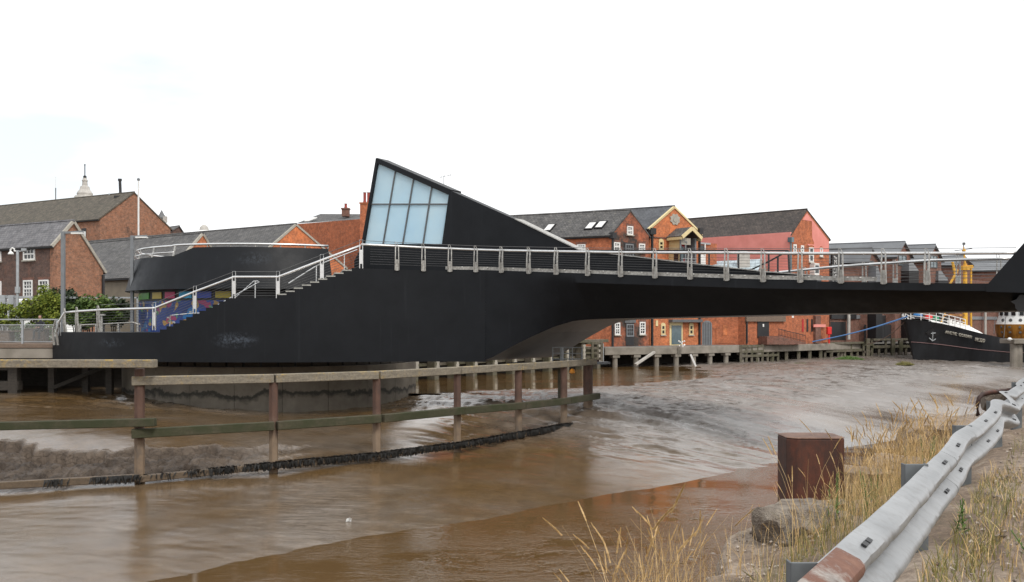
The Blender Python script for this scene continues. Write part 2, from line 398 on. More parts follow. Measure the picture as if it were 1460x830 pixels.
def mud_mat():
    m, t, b = mat('wet_mud')
    n1 = noise(t, .13, 6, .62)
    c = ramp(t, n1, [(.34, (.118, .068, .024)), (.48, (.13, .085, .045)), (.62, (.165, .128, .095))])
    at0 = N('ShaderNodeAttribute', t); at0.attribute_name = 'dry'
    c = mixc(t, at0.outputs['Fac'], c, ramp(t, noise(t, .2, 6, .65), [(.3, (.18, .152, .128)), (.5, (.205, .18, .16)), (.75, (.235, .21, .192))]))
    sc_ = N('ShaderNodeAttribute', t); sc_.attribute_name = 'scarp'
    c = mixc(t, sc_.outputs['Fac'], c, ramp(t, noise(t, .9, 7, .75), [(.35, (.05, .036, .026)), (.65, (.12, .092, .07))]))
    n2 = noise(t, 1.6, 7, .75, sc=(1.0, .6, 1))
    c = mixc(t, 1.0, c, ramp(t, n2, [(.3, (.75,) * 3), (.7, (1.2,) * 3)]), 'MULTIPLY')
    r = ramp(t, noise(t, .3, 6, .7), [(.32, (.08,) * 3), (.5, (.14,) * 3), (.7, (.24,) * 3)])
    at = N('ShaderNodeAttribute', t); at.attribute_name = 'dry'
    r = mixc(t, sc_.outputs['Fac'], r, (.6, .6, .6))
    r = mixc(t, at.outputs['Fac'], r, ramp(t, noise(t, .5, 6, .7), [(.3, (.27,) * 3), (.7, (.36,) * 3)]))
    t.links.new(r, b.inputs['Roughness']); spv = mixc(t, sc_.outputs['Fac'], (.8, .8, .8), (.2, .2, .2))
    rot = N('ShaderNodeMapping', t); rot.inputs['Rotation'].default_value = (0, 0, R(-32)); rot.inputs['Scale'].default_value = (.5, 2.6, 1)
    co = N('ShaderNodeTexCoord', t); t.links.new(co.outputs['Object'], rot.inputs[0])
    h2 = noise(t, 1.6, 6, .62, vec=rot.outputs[0])
    h3 = noise(t, 4.0, 9, .78, sc=(.8, 1.8, 1))
    k = ramp(t, noise(t, .12, 4, .6), [(.45, (.04,) * 3), (.66, (1,) * 3)])
    hm = N('ShaderNodeMath', t, operation='MULTIPLY'); kd = mixc(t, at0.outputs['Fac'], k, ramp(t, noise(t, .2, 4, .6), [(.42, (.06,) * 3), (.62, (.22,) * 3)])); t.links.new(h2, hm.inputs[0]); t.links.new(kd, hm.inputs[1])
    a2 = N('ShaderNodeMath', t, operation='MULTIPLY_ADD'); t.links.new(h3, a2.inputs[0]); a2.inputs[1].default_value = .2; t.links.new(hm.outputs[0], a2.inputs[2])
    # wrinkles and creases on the drying silt, angular lumps on the slumped bank
    rt2 = N('ShaderNodeMapping', t); rt2.inputs['Rotation'].default_value = (0, 0, R(-25)); rt2.inputs['Scale'].default_value = (.3, 1.5, 1); t.links.new(co.outputs['Object'], rt2.inputs[0])
    w1 = noise(t, 1.5, 8, .7, vec=rt2.outputs[0])
    wr = ramp(t, w1, [(.42, (0, 0, 0)), (.46, (.9,) * 3), (.52, (1, 1, 1)), (.55, (.4,) * 3), (.6, (1, 1, 1))])
    ri = N('ShaderNodeAttribute', t); ri.attribute_name = 'rip'
    wm = mixc(t, ri.outputs['Fac'], ramp(t, noise(t, .22, 5, .7), [(.52, (0, 0, 0)), (.64, (.6,) * 3)]), ramp(t, noise(t, .3, 5, .7), [(.36, (.2,) * 3), (.5, (1.0,) * 3)]))
    d1 = N('ShaderNodeMath', t, operation='MULTIPLY'); t.links.new(wr, d1.inputs[0]); t.links.new(at0.outputs['Fac'], d1.inputs[1])
    d1b = N('ShaderNodeMath', t, operation='MULTIPLY'); t.links.new(d1.outputs[0], d1b.inputs[0]); t.links.new(wm, d1b.inputs[1])
    a3 = N('ShaderNodeMath', t, operation='MULTIPLY_ADD'); t.links.new(d1b.outputs[0], a3.inputs[0]); a3.inputs[1].default_value = 3.2; t.links.new(a2.outputs[0], a3.inputs[2])
    w2 = noise(t, 1.5, 9, .72, vec=rt2.outputs[0])
    groove = ramp(t, w2, [(.40, (1, 1, 1)), (.45, (.9,) * 3), (.465, (0, 0, 0)), (.52, (0, 0, 0)), (.535, (.9,) * 3), (.55, (0, 0, 0))])
    gm = N('ShaderNodeMath', t, operation='MULTIPLY'); t.links.new(groove, gm.inputs[0]); t.links.new(wm, gm.inputs[1])
    gm2 = N('ShaderNodeMath', t, operation='MULTIPLY'); t.links.new(gm.outputs[0], gm2.inputs[0]); t.links.new(at0.outputs['Fac'], gm2.inputs[1])
    c = mixc(t, gm2.outputs[0], c, (.075, .054, .04))
    fine = ramp(t, noise(t, 3.2, 9, .8, sc=(.5, 2.0, 1)), [(.36, (1, 1, 1)), (.42, (0, 0, 0))])
    fm_ = N('ShaderNodeMath', t, operation='MULTIPLY'); t.links.new(fine, fm_.inputs[0]); fm_.inputs[1].default_value = .75
    c = mixc(t, fm_.outputs[0], c, (.07, .046, .03))
    spv = mixc(t, gm2.outputs[0], spv, (.06, .06, .06)); fm2 = N('ShaderNodeMath', t, operation='MULTIPLY'); t.links.new(fm_.outputs[0], fm2.inputs[0]); fm2.inputs[1].default_value = .8; spv = mixc(t, fm2.outputs[0], spv, (.12, .12, .12)); t.links.new(spv, b.inputs['Specular IOR Level'])
    vo = N('ShaderNodeTexVoronoi', t); vo.feature = 'DISTANCE_TO_EDGE'; vo.inputs['Scale'].default_value = 2.6
    vm = N('ShaderNodeVectorMath', t, operation='ADD'); vn = N('ShaderNodeTexNoise', t); vn.inputs['Scale'].default_value = 1.4; vn.inputs['Detail'].default_value = 4; t.links.new(co.outputs['Object'], vn.inputs['Vector'])
    t.links.new(co.outputs['Object'], vm.inputs[0]); t.links.new(vn.outputs['Color'], vm.inputs[1]); t.links.new(vm.outputs[0], vo.inputs['Vector'])
    vr = ramp(t, vo.outputs['Distance'], [(0, (0, 0, 0)), (.12, (1, 1, 1))])
    s1 = N('ShaderNodeMath', t, operation='MULTIPLY'); t.links.new(vr, s1.inputs[0]); t.links.new(sc_.outputs['Fac'], s1.inputs[1])
    a4 = N('ShaderNodeMath', t, operation='MULTIPLY_ADD'); t.links.new(s1.outputs[0], a4.inputs[0]); a4.inputs[1].default_value = 2.5; t.links.new(a3.outputs[0], a4.inputs[2])
    ck = ramp(t, vo.outputs['Distance'], [(0, (1, 1, 1)), (.05, (0, 0, 0))])
    c1 = N('ShaderNodeMath', t, operation='MULTIPLY'); t.links.new(ck, c1.inputs[0]); t.links.new(sc_.outputs['Fac'], c1.inputs[1])
    cf = N('ShaderNodeMath', t, operation='MULTIPLY'); t.links.new(c1.outputs[0], cf.inputs[0]); cf.inputs[1].default_value = .55
    c = mixc(t, cf.outputs[0], c, (.035, .026, .02))
    t.links.new(c, b.inputs['Base Color'])
    bump(t, b, a4.outputs[0], .4, .055)
    return m
M['mud'] = mud_mat()

def water_mat():
    m, t, b = mat('river_water')
    c = ramp(t, noise(t, .12, 3), [(.3, (.095, .054, .019)), (.7, (.12, .07, .028))])
    t.links.new(c, b.inputs['Base Color'])
    b.inputs['Roughness'].default_value = .07; b.inputs['IOR'].default_value = 1.33
    rot = N('ShaderNodeMapping', t); rot.inputs['Scale'].default_value = (.7, 2.2, 1)
    co = N('ShaderNodeTexCoord', t); t.links.new(co.outputs['Object'], rot.inputs[0])
    h = noise(t, 3.2, 4, .6, vec=rot.outputs[0])
    k = ramp(t, noise(t, .13, 4, .6), [(.45, (.04,) * 3), (.66, (1,) * 3)])
    g = N('ShaderNodeNewGeometry', t); vs_ = N('ShaderNodeVectorMath', t, operation='DISTANCE'); t.links.new(g.outputs['Position'], vs_.inputs[0]); vs_.inputs[1].default_value = (4.5, 24, -4.2)
    zn = ramp(t, noise(t, .5, 5, .7), [(.42, (0, 0, 0)), (.56, (1.6,) * 3)])
    fz = N('ShaderNodeMapRange', t); t.links.new(vs_.outputs['Value'], fz.inputs[0]); fz.inputs[1].default_value = 9; fz.inputs[2].default_value = 3
    k = mixc(t, fz.outputs[0], k, zn)
    hm = N('ShaderNodeMath', t, operation='MULTIPLY'); t.links.new(h, hm.inputs[0]); t.links.new(k, hm.inputs[1])
    bump(t, b, hm.outputs[0], .5, .06)
    return m
M['water'] = water_mat()

def dirt_mat():
    m, t, b = mat('dry_dirt')
    c = ramp(t, noise(t, 1.3, 8, .75), [(.3, (.15, .105, .07)), (.48, (.27, .2, .145)), (.66, (.48, .39, .31))])
    c = mixc(t, 1.0, c, ramp(t, noise(t, 16, 6, .8), [(.3, (.55,) * 3), (.7, (1.35,) * 3)]), 'MULTIPLY')
    gr = ramp(t, noise(t, 1.1, 6, .75), [(.58, (0, 0, 0)), (.74, (.55,) * 3)])
    c = mixc(t, gr, c, (.10, .09, .045))
    t.links.new(c, b.inputs['Base Color']); b.inputs['Roughness'].default_value = .95
    bump(t, b, noise(t, 14, 6, .8), .9, .05)
    return m
M['dirt'] = dirt_mat()
M['rubble'] = simple('rubble_stone', (.27, .225, .18), .95, col2=(.12, .098, .078), scale=9, bmp=1, bd=.04)
M['lump'] = simple('weathered_concrete_lump', (.34, .29, .235), .95, col2=(.17, .135, .105), scale=9, bmp=1, bd=.05)
M['paving'] = simple('paving', (.2, .19, .175), .9, col2=(.15, .145, .135), scale=1.2)
M['asphalt'] = simple('asphalt', (.05, .05, .05), .9)

def leafmat(name, a, b2):
    m, t, b = mat(name)
    oi = N('ShaderNodeNewGeometry', t)
    c = ramp(t, oi.outputs['Random Per Island'], [(0, a), (1, b2)])
    t.links.new(c, b.inputs['Base Color']); b.inputs['Roughness'].default_value = .7
    return m
M['leaf_lime'] = leafmat('lime_leaf', (.07, .12, .012), (.24, .27, .03))
M['leaf_green'] = leafmat('green_leaf', (.035, .075, .015), (.12, .18, .035))
M['leaf_dark'] = leafmat('dark_leaf', (.015, .03, .012), (.04, .06, .02))
M['straw'] = leafmat('straw', (.40, .26, .10), (.70, .50, .25))
M['straw_green'] = leafmat('green_straw', (.12, .13, .035), (.30, .25, .09))
M['weed_green'] = leafmat('weed_leaf', (.05, .11, .02), (.12, .2, .04))
M['bark'] = simple('bark', (.08, .06, .045), .9)

# ------------------------------------------------------------------ noise for the terrain
_perm = rng.permutation(4096)
_val = rng.uniform(-1, 1, 4096)
def vnoise(x, y):
    xi = np.floor(x).astype(int); yi = np.floor(y).astype(int)
    fx = x - xi; fy = y - yi
    fx = fx * fx * (3 - 2 * fx); fy = fy * fy * (3 - 2 * fy)
    h = lambda a, b: _val[_perm[(_perm[a % 4096] + b) % 4096]]
    return (h(xi, yi) * (1 - fx) + h(xi + 1, yi) * fx) * (1 - fy) + (h(xi, yi + 1) * (1 - fx) + h(xi + 1, yi + 1) * fx) * fy
def fbm(x, y, o=4):
    s = 0; a = 1
    for k in range(o):
        s = s + a * vnoise(x + 17.3 * k, y - 9.1 * k); x = x * 2.03; y = y * 2.03; a *= .5
    return s
def sstep(a, b, x):
    t = np.clip((x - a) / (b - a), 0, 1); return t * t * (3 - 2 * t)

def grid_object(name, X, Y, Zz, m, kind='structure', skip=None):
    r, c = X.shape
    me = bpy.data.meshes.new(name)
    co = np.stack([X, Y, Zz], -1).reshape(-1, 3)
    idx = np.arange(r * c).reshape(r, c)
    q = np.stack([idx[:-1, :-1], idx[:-1, 1:], idx[1:, 1:], idx[1:, :-1]], -1).reshape(-1, 4)
    me.vertices.add(len(co)); me.vertices.foreach_set('co', co.ravel())
    me.loops.add(q.size); me.loops.foreach_set('vertex_index', q.ravel())
    me.polygons.add(len(q)); me.polygons.foreach_set('loop_start', np.arange(0, q.size, 4))
    me.update(); me.validate()
    me.polygons.foreach_set('use_smooth', [True] * len(me.polygons))
    me.materials.append(m)
    o = bpy.data.objects.new(name, me); COL.objects.link(o); o['kind'] = kind
    return o

# ------------------------------------------------------------------ GROUND, MUD, WATER
def flat(name, pts, z, m, thick=0.0):
    mb = MB()
    if thick: mb.prism([v3(p, z) for p in pts], (0, 0, -thick))
    else: mb.poly([v3(p, z) for p in pts])
    return mb.build(name, m, fix=bool(thick))
g0 = flat('ground', [(-3000, -3000), (3000, -3000), (3000, 3000), (-3000, 3000)], -7.0, M['dirt']); g0['kind'] = 'structure'

WZ = -4.2
edge = [(-40, 14), (-20, 18.5), (-8, 22.6), (-5.5, 25.2), (-4.3, 26.7), (-1.0, 29.5), (1.58, 32.1), (4.67, 34.9), (7.4, 37.8), (11.0, 41.7), (15.4, 46.7), (25, 60), (41, 80), (64, 100), (97, 125), (150, 165)]
ctrl = [(x, y, WZ) for x, y in edge]
ctrl += [(x + 4, y - 4, WZ - .5) for x, y in edge]
ctrl += [(-12.5, 33.0, -3.72), (-8.4, 34.6, -3.66), (-5.07, 37.0, -3.45), (-2.25, 40.6, -3.62), (.28, 44, -3.36), (2.5, 47.2, -3.15), (4.1, 51, -2.35),
         (-22, 33, -4.0), (-32, 32, -4.02), (-16.5, 32.8, -3.98), (-17, 27, -4.08), (-10, 29, -3.95), (-4, 32, -3.95), (0, 36.5, -3.85), (4.5, 41, -3.7), (8, 46, -3.45),
         (-22, 39.5, -2.9), (-17, 39, -2.88), (-11.5, 38.6, -2.98), (-8, 38.6, -3.1), (-30, 40, -2.8),
         (-24, 46, -2.5), (-17, 46, -2.6), (-11, 46, -2.85), (-6, 44, -3.15), (-3, 46, -2.95),
         (-26, 54, -2.2), (-20, 54, -2.25), (-13, 52, -2.9), (-8, 53, -2.9), (-4, 52, -2.55), (-2.7, 55, -2.3), (2, 56, -2.3),
         (-5, 62, -2.55), (0, 66, -2.62), (6, 72, -2.65), (4, 80, -2.65), (10, 88, -2.6), (10, 74, -2.6), (14, 80, -2.5),
         (9, 60, -2.3), (13, 64, -2.28), (12, 54, -2.75), (18, 72, -2.28), (25, 84, -2.28), (33, 96, -2.28), (20, 62, -3.1), (30, 78, -3.0), (38, 100, -2.4), (46, 104, -2.6),
         (20, 92, -2.35), (30, 103, -2.25), (40, 112, -2.2), (55, 116, -2.55), (75, 135, -2.5), (100, 165, -2.4), (-40, 50, -2.3), (-60, 45, -2.4), (150, 220, -2.5)]
cp = np.array(ctrl)
def tps(xq, yq):
    P_ = cp[:, :2] / 20.0; z = cp[:, 2]; n = len(P_)
    d = np.linalg.norm(P_[:, None] - P_[None], axis=-1)
    K = np.where(d > 0, d * d * np.log(d + 1e-9), 0) + np.eye(n) * .004
    A = np.zeros((n + 3, n + 3)); A[:n, :n] = K; A[:n, n] = 1; A[:n, n + 1:] = P_; A[n, :n] = 1; A[n + 1:, :n] = P_.T
    w = np.linalg.solve(A, np.concatenate([z, np.zeros(3)]))
    out = np.zeros(xq.shape); Q = np.stack([xq, yq], -1).reshape(-1, 2) / 20.0; o = np.zeros(len(Q))
    for i in range(0, len(Q), 20000):
        q = Q[i:i + 20000]; dd = np.linalg.norm(q[:, None] - P_[None], axis=-1)
        o[i:i + 20000] = (dd * dd * np.log(dd + 1e-9)) @ w[:n] + w[n] + q @ w[n + 1:]
    return o.reshape(xq.shape)
def mud_z(X, Y):
    z = np.clip(tps(X, Y), -5.2, -2.0)
    land = sstep(-4.75, -4.3, z)
    z = z + land * (.045 * fbm(X * .11, Y * .2, 2) + .006 * fbm(X * .9, Y * 1.5, 4))
    # left bank that has slumped into a ragged scarp
    sx = sstep(-7.0, -12, X)
    lip = 38.2 + .9 * vnoise(X * .45, X * 0 + 3.1) + .5 * vnoise(X * 1.4, X * 0 + 8) + .35 * np.abs(vnoise(X * 2.6, X * 0 + 1))
    t = Y - lip
    drop = sstep(-4.2, -.5, t)
    scar = (1 - sstep(-.25, .12, t)) * sstep(-4.4, -3.2, t) * sx
    z = z - scar * (.42 * sstep(-1.6, 0, t))
    rid = 1 - np.abs(fbm(X * 1.6 + .6 * Y, Y * 2.2, 4))
    blk = vnoise(X * 2.1 + 9, Y * 3.1 - X)
    z = z + scar * (.20 * (rid - .55) + .13 * sstep(-.05, .05, blk) + .07 * np.abs(fbm(X * 4.2, Y * 5, 3)) - .12)
    # runnels draining to the channel
    u = X * .843 - Y * .539; v = X * .539 + Y * .843
    strip = sstep(46, 52, Y) * (1 - sstep(-2.25, -2.1, z)) * sstep(-3.2, -2.75, z)
    run = np.abs(fbm(u * .16 + .25 * v, v * .95 - .25 * u, 4))
    z = z - land * (strip * 1.0 + .03) * (.17 * (1 - np.clip(run * 2.0, 0, 1)))
    z = z - land * strip * .03 * fbm(u * .9, v * 2.6, 3)
    near = sstep(38, 44, Y) * (1 - sstep(54, 58, Y)) * sstep(-5, -1, X) * (1 - sstep(10, 16, X))
    z = z + near * .1 * fbm(u * .5 + 3, v * 1.8, 4)
    return z
us = (np.linspace(-420, 1950, 780) - 730) / F
ds = np.concatenate([np.geomspace(14, 130, 500), np.geomspace(133, 420, 40)])
D_, U_ = np.meshgrid(ds, us, indexing='ij')
MX, MY = U_ * D_, D_
MZ = mud_z(MX, MY)
mudo = grid_object('mud', MX, MY, MZ, M['mud'])
dryv = sstep(-3.95, -3.35, MZ + .35 * fbm(MX * .18, MY * .18, 4)) * sstep(-4, 7, MX + 1.5 * fbm(MX * .3, MY * .3, 3)) * (1 - .25 * sstep(.1, .5, fbm(MX * .12 + 7, MY * .25, 4)))
_lip = 38.2 + .9 * vnoise(MX * .45, MX * 0 + 3.1) + .5 * vnoise(MX * 1.4, MX * 0 + 8) + .35 * np.abs(vnoise(MX * 2.6, MX * 0 + 1))
_t = MY - _lip
scv = (1 - sstep(.05, .45, _t)) * sstep(-4.6, -3.4, _t) * sstep(-7, -12, MX)
sa_ = mudo.data.attributes.new('scarp', 'FLOAT', 'POINT'); sa_.data.foreach_set('value', np.ascontiguousarray(scv.ravel(), dtype=np.float32))
ripv = sstep(46, 52, MY) * (1 - sstep(-2.22, -2.1, MZ)) * sstep(-3.1, -2.75, MZ) * sstep(-2, 3, MX)
ra_ = mudo.data.attributes.new('rip', 'FLOAT', 'POINT'); ra_.data.foreach_set('value', np.ascontiguousarray(ripv.ravel(), dtype=np.float32))
da = mudo.data.attributes.new('dry', 'FLOAT', 'POINT'); da.data.foreach_set('value', np.ascontiguousarray(np.clip(dryv, 0, 1).ravel(), dtype=np.float32))
w = flat('water', [(-400, -10), (260, -10), (400, 300), (200, 300), (-400, 60)], WZ, M['water']); w['kind'] = 'structure'
w2 = flat('water_pool', [(-12, 60), (-5, 58.5), (2, 59), (9, 64), (15, 75), (26, 93), (15, 97), (7, 94), (-4, 79), (-12, 68)], -2.44, M['water']); w2['kind'] = 'structure'

# near bank
GD = V(.497, .868); GP = V(-.868, .497); G0 = V(1.11, 3.7)          # along the barrier, towards the river
def bank_xy(s, p): return G0 + GD * s + GP * p
sv = np.concatenate([np.linspace(-14, 26, 330), np.geomspace(26.4, 220, 40)])
pv = np.concatenate([-np.geomspace(120, 4.2, 26), np.linspace(-4, 2.6, 130)])
SS, PP = np.meshgrid(sv, pv, indexing='ij')
BX = G0.x + GD.x * SS + GP.x * PP; BY = G0.y + GD.y * SS + GP.y * PP
lip = 1.75 + (.35 * vnoise(SS * .5, SS * 0 + 2) + .15 * vnoise(SS * 1.7, SS * 0)) * (1 - .6 * sstep(9, 12, SS)) - 1.15 * sstep(8.6, 12.2, SS)
q = PP - lip
BZ = -.32 * sstep(-1.5, -.1, q) - 4.6 * sstep(-.15, .5, q)
BZ = BZ + .26 * sstep(.45, -.05, PP)
BZ = BZ + .05 * fbm(SS * .7, PP * .7, 3) + .025 * fbm(SS * 3, PP * 3, 3) * (PP > -6)
crk = np.exp(-((PP + 1.35 + .45 * vnoise(SS * .6, SS * 0 + 5)) / .28) ** 2)
BZ = BZ + crk * (.05 + .16 * np.abs(fbm(SS * 2.6, PP * 3.2, 5)))
grid_object('bank_ground', BX, BY, BZ, M['dirt'])
def bank_h(s, p):
    l = 1.75 + .35 * float(vnoise(np.array([s * .5]), np.array([2.0]))[0]) + .15 * float(vnoise(np.array([s * 1.7]), np.array([0.0]))[0])
    st = lambda a, b, x: (lambda t: t * t * (3 - 2 * t))(min(1, max(0, (x - a) / (b - a))))
    l = 1.75 + (l - 1.75) * (1 - .6 * st(9, 12, s)) - 1.15 * st(8.6, 12.2, s); qq = p - l
    return -.32 * st(-1.5, -.1, qq) - 4.6 * st(-.15, .5, qq) + .26 * (1 - st(-.05, .45, p))

# land on the far side
QA = [V(-10, 66.5), V(-3, 78), V(8.6, 93)]
QB = [V(8.6, 93.6), V(16, 97.2), V(30, 107.2), V(42, 118.6), V(62, 136), V(110, 178), V(260, 300)]
lr = flat('quay_pavement', [(8.9, 94.2), (16, 97.8), (30, 107.8), (42, 119.2), (62, 136.6), (110, 178.6), (260, 301), (260, 800), (-200, 800), (-60, 120)], -.53, M['paving'], .25); lr['kind'] = 'structure'
ll = flat('pavement', [(-10.4, 67.2), (-3.4, 78.6), (8.2, 94), (-59, 118), (-300, 300), (-300, 58.5), (-24, 58.5)], .10, M['paving'], .3); ll['kind'] = 'structure'

# ------------------------------------------------------------------ wall features
def wall_pt(px, py, A, B):
    D = (B - A); t = line_at(px, A, D); p = A + D * t
    return V(p.x, p.y, gz(py, p.y))
def wall_frame(A, B):
    D = (B - A).normalized(); n = V(D.y, -D.x)
    if n.y > 0: n = -n                                  # towards the camera side
    return V(D.x, D.y, 0), V(n.x, n.y, 0)
def rect_on(A, B, r):
    a = wall_pt(r[0], (r[1] + r[3]) / 2, A, B); b = wall_pt(r[2], (r[1] + r[3]) / 2, A, B)
    m_ = wall_pt((r[0] + r[2]) / 2, r[1], A, B); k = wall_pt((r[0] + r[2]) / 2, r[3], A, B)
    return V(a.x, a.y, 0), V(b.x, b.y, 0), k.z, m_.z
def panel(name, A, B, r, m, parent, out=.05, depth=.12, bevel=0):
    a, b, z0, z1 = rect_on(A, B, r); d, n = wall_frame(A, B)
    mb = MB(); c = (a + b) / 2 + Z * ((z0 + z1) / 2) + n * (out - depth / 2)
    mb.obox(c, d, n, Z, (b - a).length / 2, depth / 2, (z1 - z0) / 2)
    return mb.build(name, m, parent, bevel=bevel)
def sash(A, B, r, parent, nx=2, ny=4, fm=None, sill=True, arch=False, thick=None, gm=None):
    fm = fm or M['white_paint']
    a, b, z0, z1 = rect_on(A, B, r); d, n = wall_frame(A, B)
    w = (b - a).length; h = z1 - z0; t = thick or min(.12, w * .13)
    c = (a + b) / 2 + Z * z0
    f = MB()
    f.obox(c + d * (-w / 2 + t / 2) + n * .03 + Z * h / 2, d, n, Z, t / 2, .06, h / 2)
    f.obox(c + d * (w / 2 - t / 2) + n * .03 + Z * h / 2, d, n, Z, t / 2, .06, h / 2)
    f.obox(c + n * .03 + Z * (h - t / 2), d, n, Z, w / 2 - t, .06, t / 2)
    f.obox(c + n * .03 + Z * (t / 2), d, n, Z, w / 2 - t, .06, t / 2)
    iw, ih = w - 2 * t, h - 2 * t
    for i in range(1, nx): f.obox(c + d * (-iw / 2 + iw * i / nx) + n * .02 + Z * h / 2, d, n, Z, t * .22, .04, ih / 2)
    for j in range(1, ny):
        k = 1.7 if (j * 2 == ny) else .8
        f.obox(c + n * .024 + Z * (t + ih * j / ny), d, n, Z, iw / 2, .042, t * .27 * k)
    o = f.build('window', fm, parent)
    g = MB(); g.obox(c + n * .003 + Z * h / 2, d, n, Z, iw / 2 + t * .3, .012, ih / 2 + t * .3)
    g.build('pane', gm or M['glass'], o)
    if sill:
        s_ = MB(); s_.obox(c + n * .06 + Z * (-.05), d, n, Z, w / 2 + .08, .11, .05); s_.build('sill', M['coping'], o)
        if not arch:
            l_ = MB(); l_.obox(c + n * .02 + Z * (h + .11), d, n, Z, w / 2 + .12, .04, .10); l_.build('lintel', M['flat_brick'], o)
    if arch:
        ar = MB(); pts = []
        for k in range(9):
            th = math.pi * k / 8
            pts.append(c + d * (-math.cos(th) * w / 2) + Z * (h + math.sin(th) * w * .32) + n * .07)
        ar.prism(pts, -n * .1); ar.build('arch', fm if arch is True else arch, o)
    return o
def pipe(A, B, px, y0, y1, m, parent, r=.06):
    d, n = wall_frame(A, B); a = wall_pt(px, y0, A, B); b = wall_pt(px, y1, A, B); b.x, b.y = a.x, a.y
    mb = MB(); mb.tube([a + n * .1, b + n * .1], r, 6)
    mb.obox(a + n * .1, d, n, Z, r * 2.2, r * 2.2, r * 2.4)
    return mb.build('downpipe', m, parent)

def house(name, label, cat, A, B, back, z0, zeA, zeB, apx, zr, wm, rm, over=.2, cop=None, thick=.16, side_mat=None, roof_ext=0.0):
    """gabled building: gable from plan point A to B, ridge running along back"""
    f = line_at(apx, A, B - A); C = A + (B - A) * f
    root = thing(name, (A.x, A.y, z0), label, cat)
    bk = V(back[0], back[1])
    mb = MB()
    fr = [v3(A, z0), v3(B, z0), v3(B, zeB), v3(C, zr), v3(A, zeA)]
    mb.prism(fr, (bk.x, bk.y, 0))
    mb.build('wall', wm, root)
    bn = bk.normalized(); ofs = -bn * over
    g = (B - A).normalized()
    for (E, ze, sgn) in ((A, zeA, -1), (B, zeB, 1)):
        dirn = (v3(E, ze) - v3(C, zr)); dl = dirn.length; dn = dirn / dl
        e = v3(C, zr) + dn * (dl + .3)
        c0 = v3(C, zr)
        nrm = dn.cross(V(bn.x, bn.y, 0)).normalized()
        if nrm.z < 0: nrm = -nrm
        a = c0 + nrm * .01 + V(ofs.x, ofs.y, 0); b = e + nrm * .01 + V(ofs.x, ofs.y, 0)
        L = V(bk.x, bk.y, 0) + V(bn.x, bn.y, 0) * (over * 2)
        r_ = MB(); up = nrm * thick
        r_.prism([a, b, b + up, a + up], L)
        r_.build('roof', rm, root)
        if cop:
            k = MB(); o2 = V(-bn.x, -bn.y, 0) * (over + .03)
            k.prism([c0 + nrm * -.03 + o2, e + nrm * -.03 + o2, e + nrm * (thick + .03) + o2, c0 + nrm * (thick + .03) + o2], V(bn.x, bn.y, 0) * .22)
            k.build('verge', cop, root)
        gt = MB(); gt.tube([e + V(ofs.x, ofs.y, 0), e + L + V(ofs.x, ofs.y, 0)], .08, 6); gt.build('gutter', M['black_trim'], root)
    rc = MB(); rc.tube([v3(C, zr + thick + .02) + V(ofs.x, ofs.y, 0), v3(C, zr + thick + .02) + V(bk.x, bk.y, 0) - V(ofs.x, ofs.y, 0)], .12, 6)
    rc.build('ridge_tiles', rm, root)
    return root, C

def text_mesh(body, size, org, xd, up, m, parent, name='lettering', depth=.015, align='LEFT'):
    cu = bpy.data.curves.new('t', 'FONT'); cu.body = body; cu.size = size; cu.extrude = depth; cu.align_x = align
    o = bpy.data.objects.new('t', cu); COL.objects.link(o)
    dg = bpy.context.evaluated_depsgraph_get(); dg.update()
    me = bpy.data.meshes.new_from_object(o.evaluated_get(dg))
    bpy.data.objects.remove(o)
    xd, up = Vector(xd).normalized(), Vector(up).normalized(); nn = xd.cross(up)
    off = wloc(parent)
    for v in me.vertices: v.co = Vector(org) + xd * v.co.x + up * v.co.y + nn * v.co.z - off
    me.materials.clear(); me.materials.append(m); me.name = name
    ob = bpy.data.objects.new(name, me); COL.objects.link(ob); ob.parent = parent
    return ob

def leaves(n, c, rad, size, mode='ball', seedv=1, clumps=14, flat_=.6):
    rs = random.Random(seedv); mb = MB(); c = Vector(c)
    cl = []
    for k in range(clumps):
        while True:
            v = V(rs.uniform(-1, 1), rs.uniform(-1, 1), rs.uniform(-1, 1))
            if v.length < 1: break
        cl.append((V(v.x * rad[0], v.y * rad[1], v.z * rad[2]), rs.uniform(.22, .5)))
    for k in range(n):
        b, r = rs.choice(cl)
        v = V(rs.gauss(0, 1), rs.gauss(0, 1), rs.gauss(0, 1)).normalized() * (rs.random() ** .4)
        p = c + b + V(v.x * rad[0] * r, v.y * rad[1] * r, v.z * rad[2] * r * 1.1)
        a = V(rs.gauss(0, 1), rs.gauss(0, 1), rs.gauss(0, 1)).normalized(); t = a.orthogonal().normalized(); u = a.cross(t)
        s = size * rs.uniform(.6, 1.4)
        mb.add([p + t * s, p + u * s * flat_, p - t * s, p - u * s * flat_], [[0, 1, 2, 3]])
    return mb


# =================================================================== SWING BRIDGE
BD = V(.843, -.539); BN = V(.539, .843); Q0 = V(-.0887 * 52, 52.0)
bridge = thing('swing_bridge', (-14.5, 60.5, -.25), 'black steel swing bridge with a sloping glazed fin, stairs and stainless railings across the river', 'bridge')
HF = [(75, 54.0), (100, 52.6), (150, 51.0), (220, 49.9), (330, 49.2), (440, 49.3), (520, 49.9), (580, 50.2), (604, 50.3), (650, 50.25), (692, 49.9)]
_hx = [a for a, b in HF]; _hd = [b for a, b in HF]
def fd(px): return float(np.interp(px, _hx, _hd))
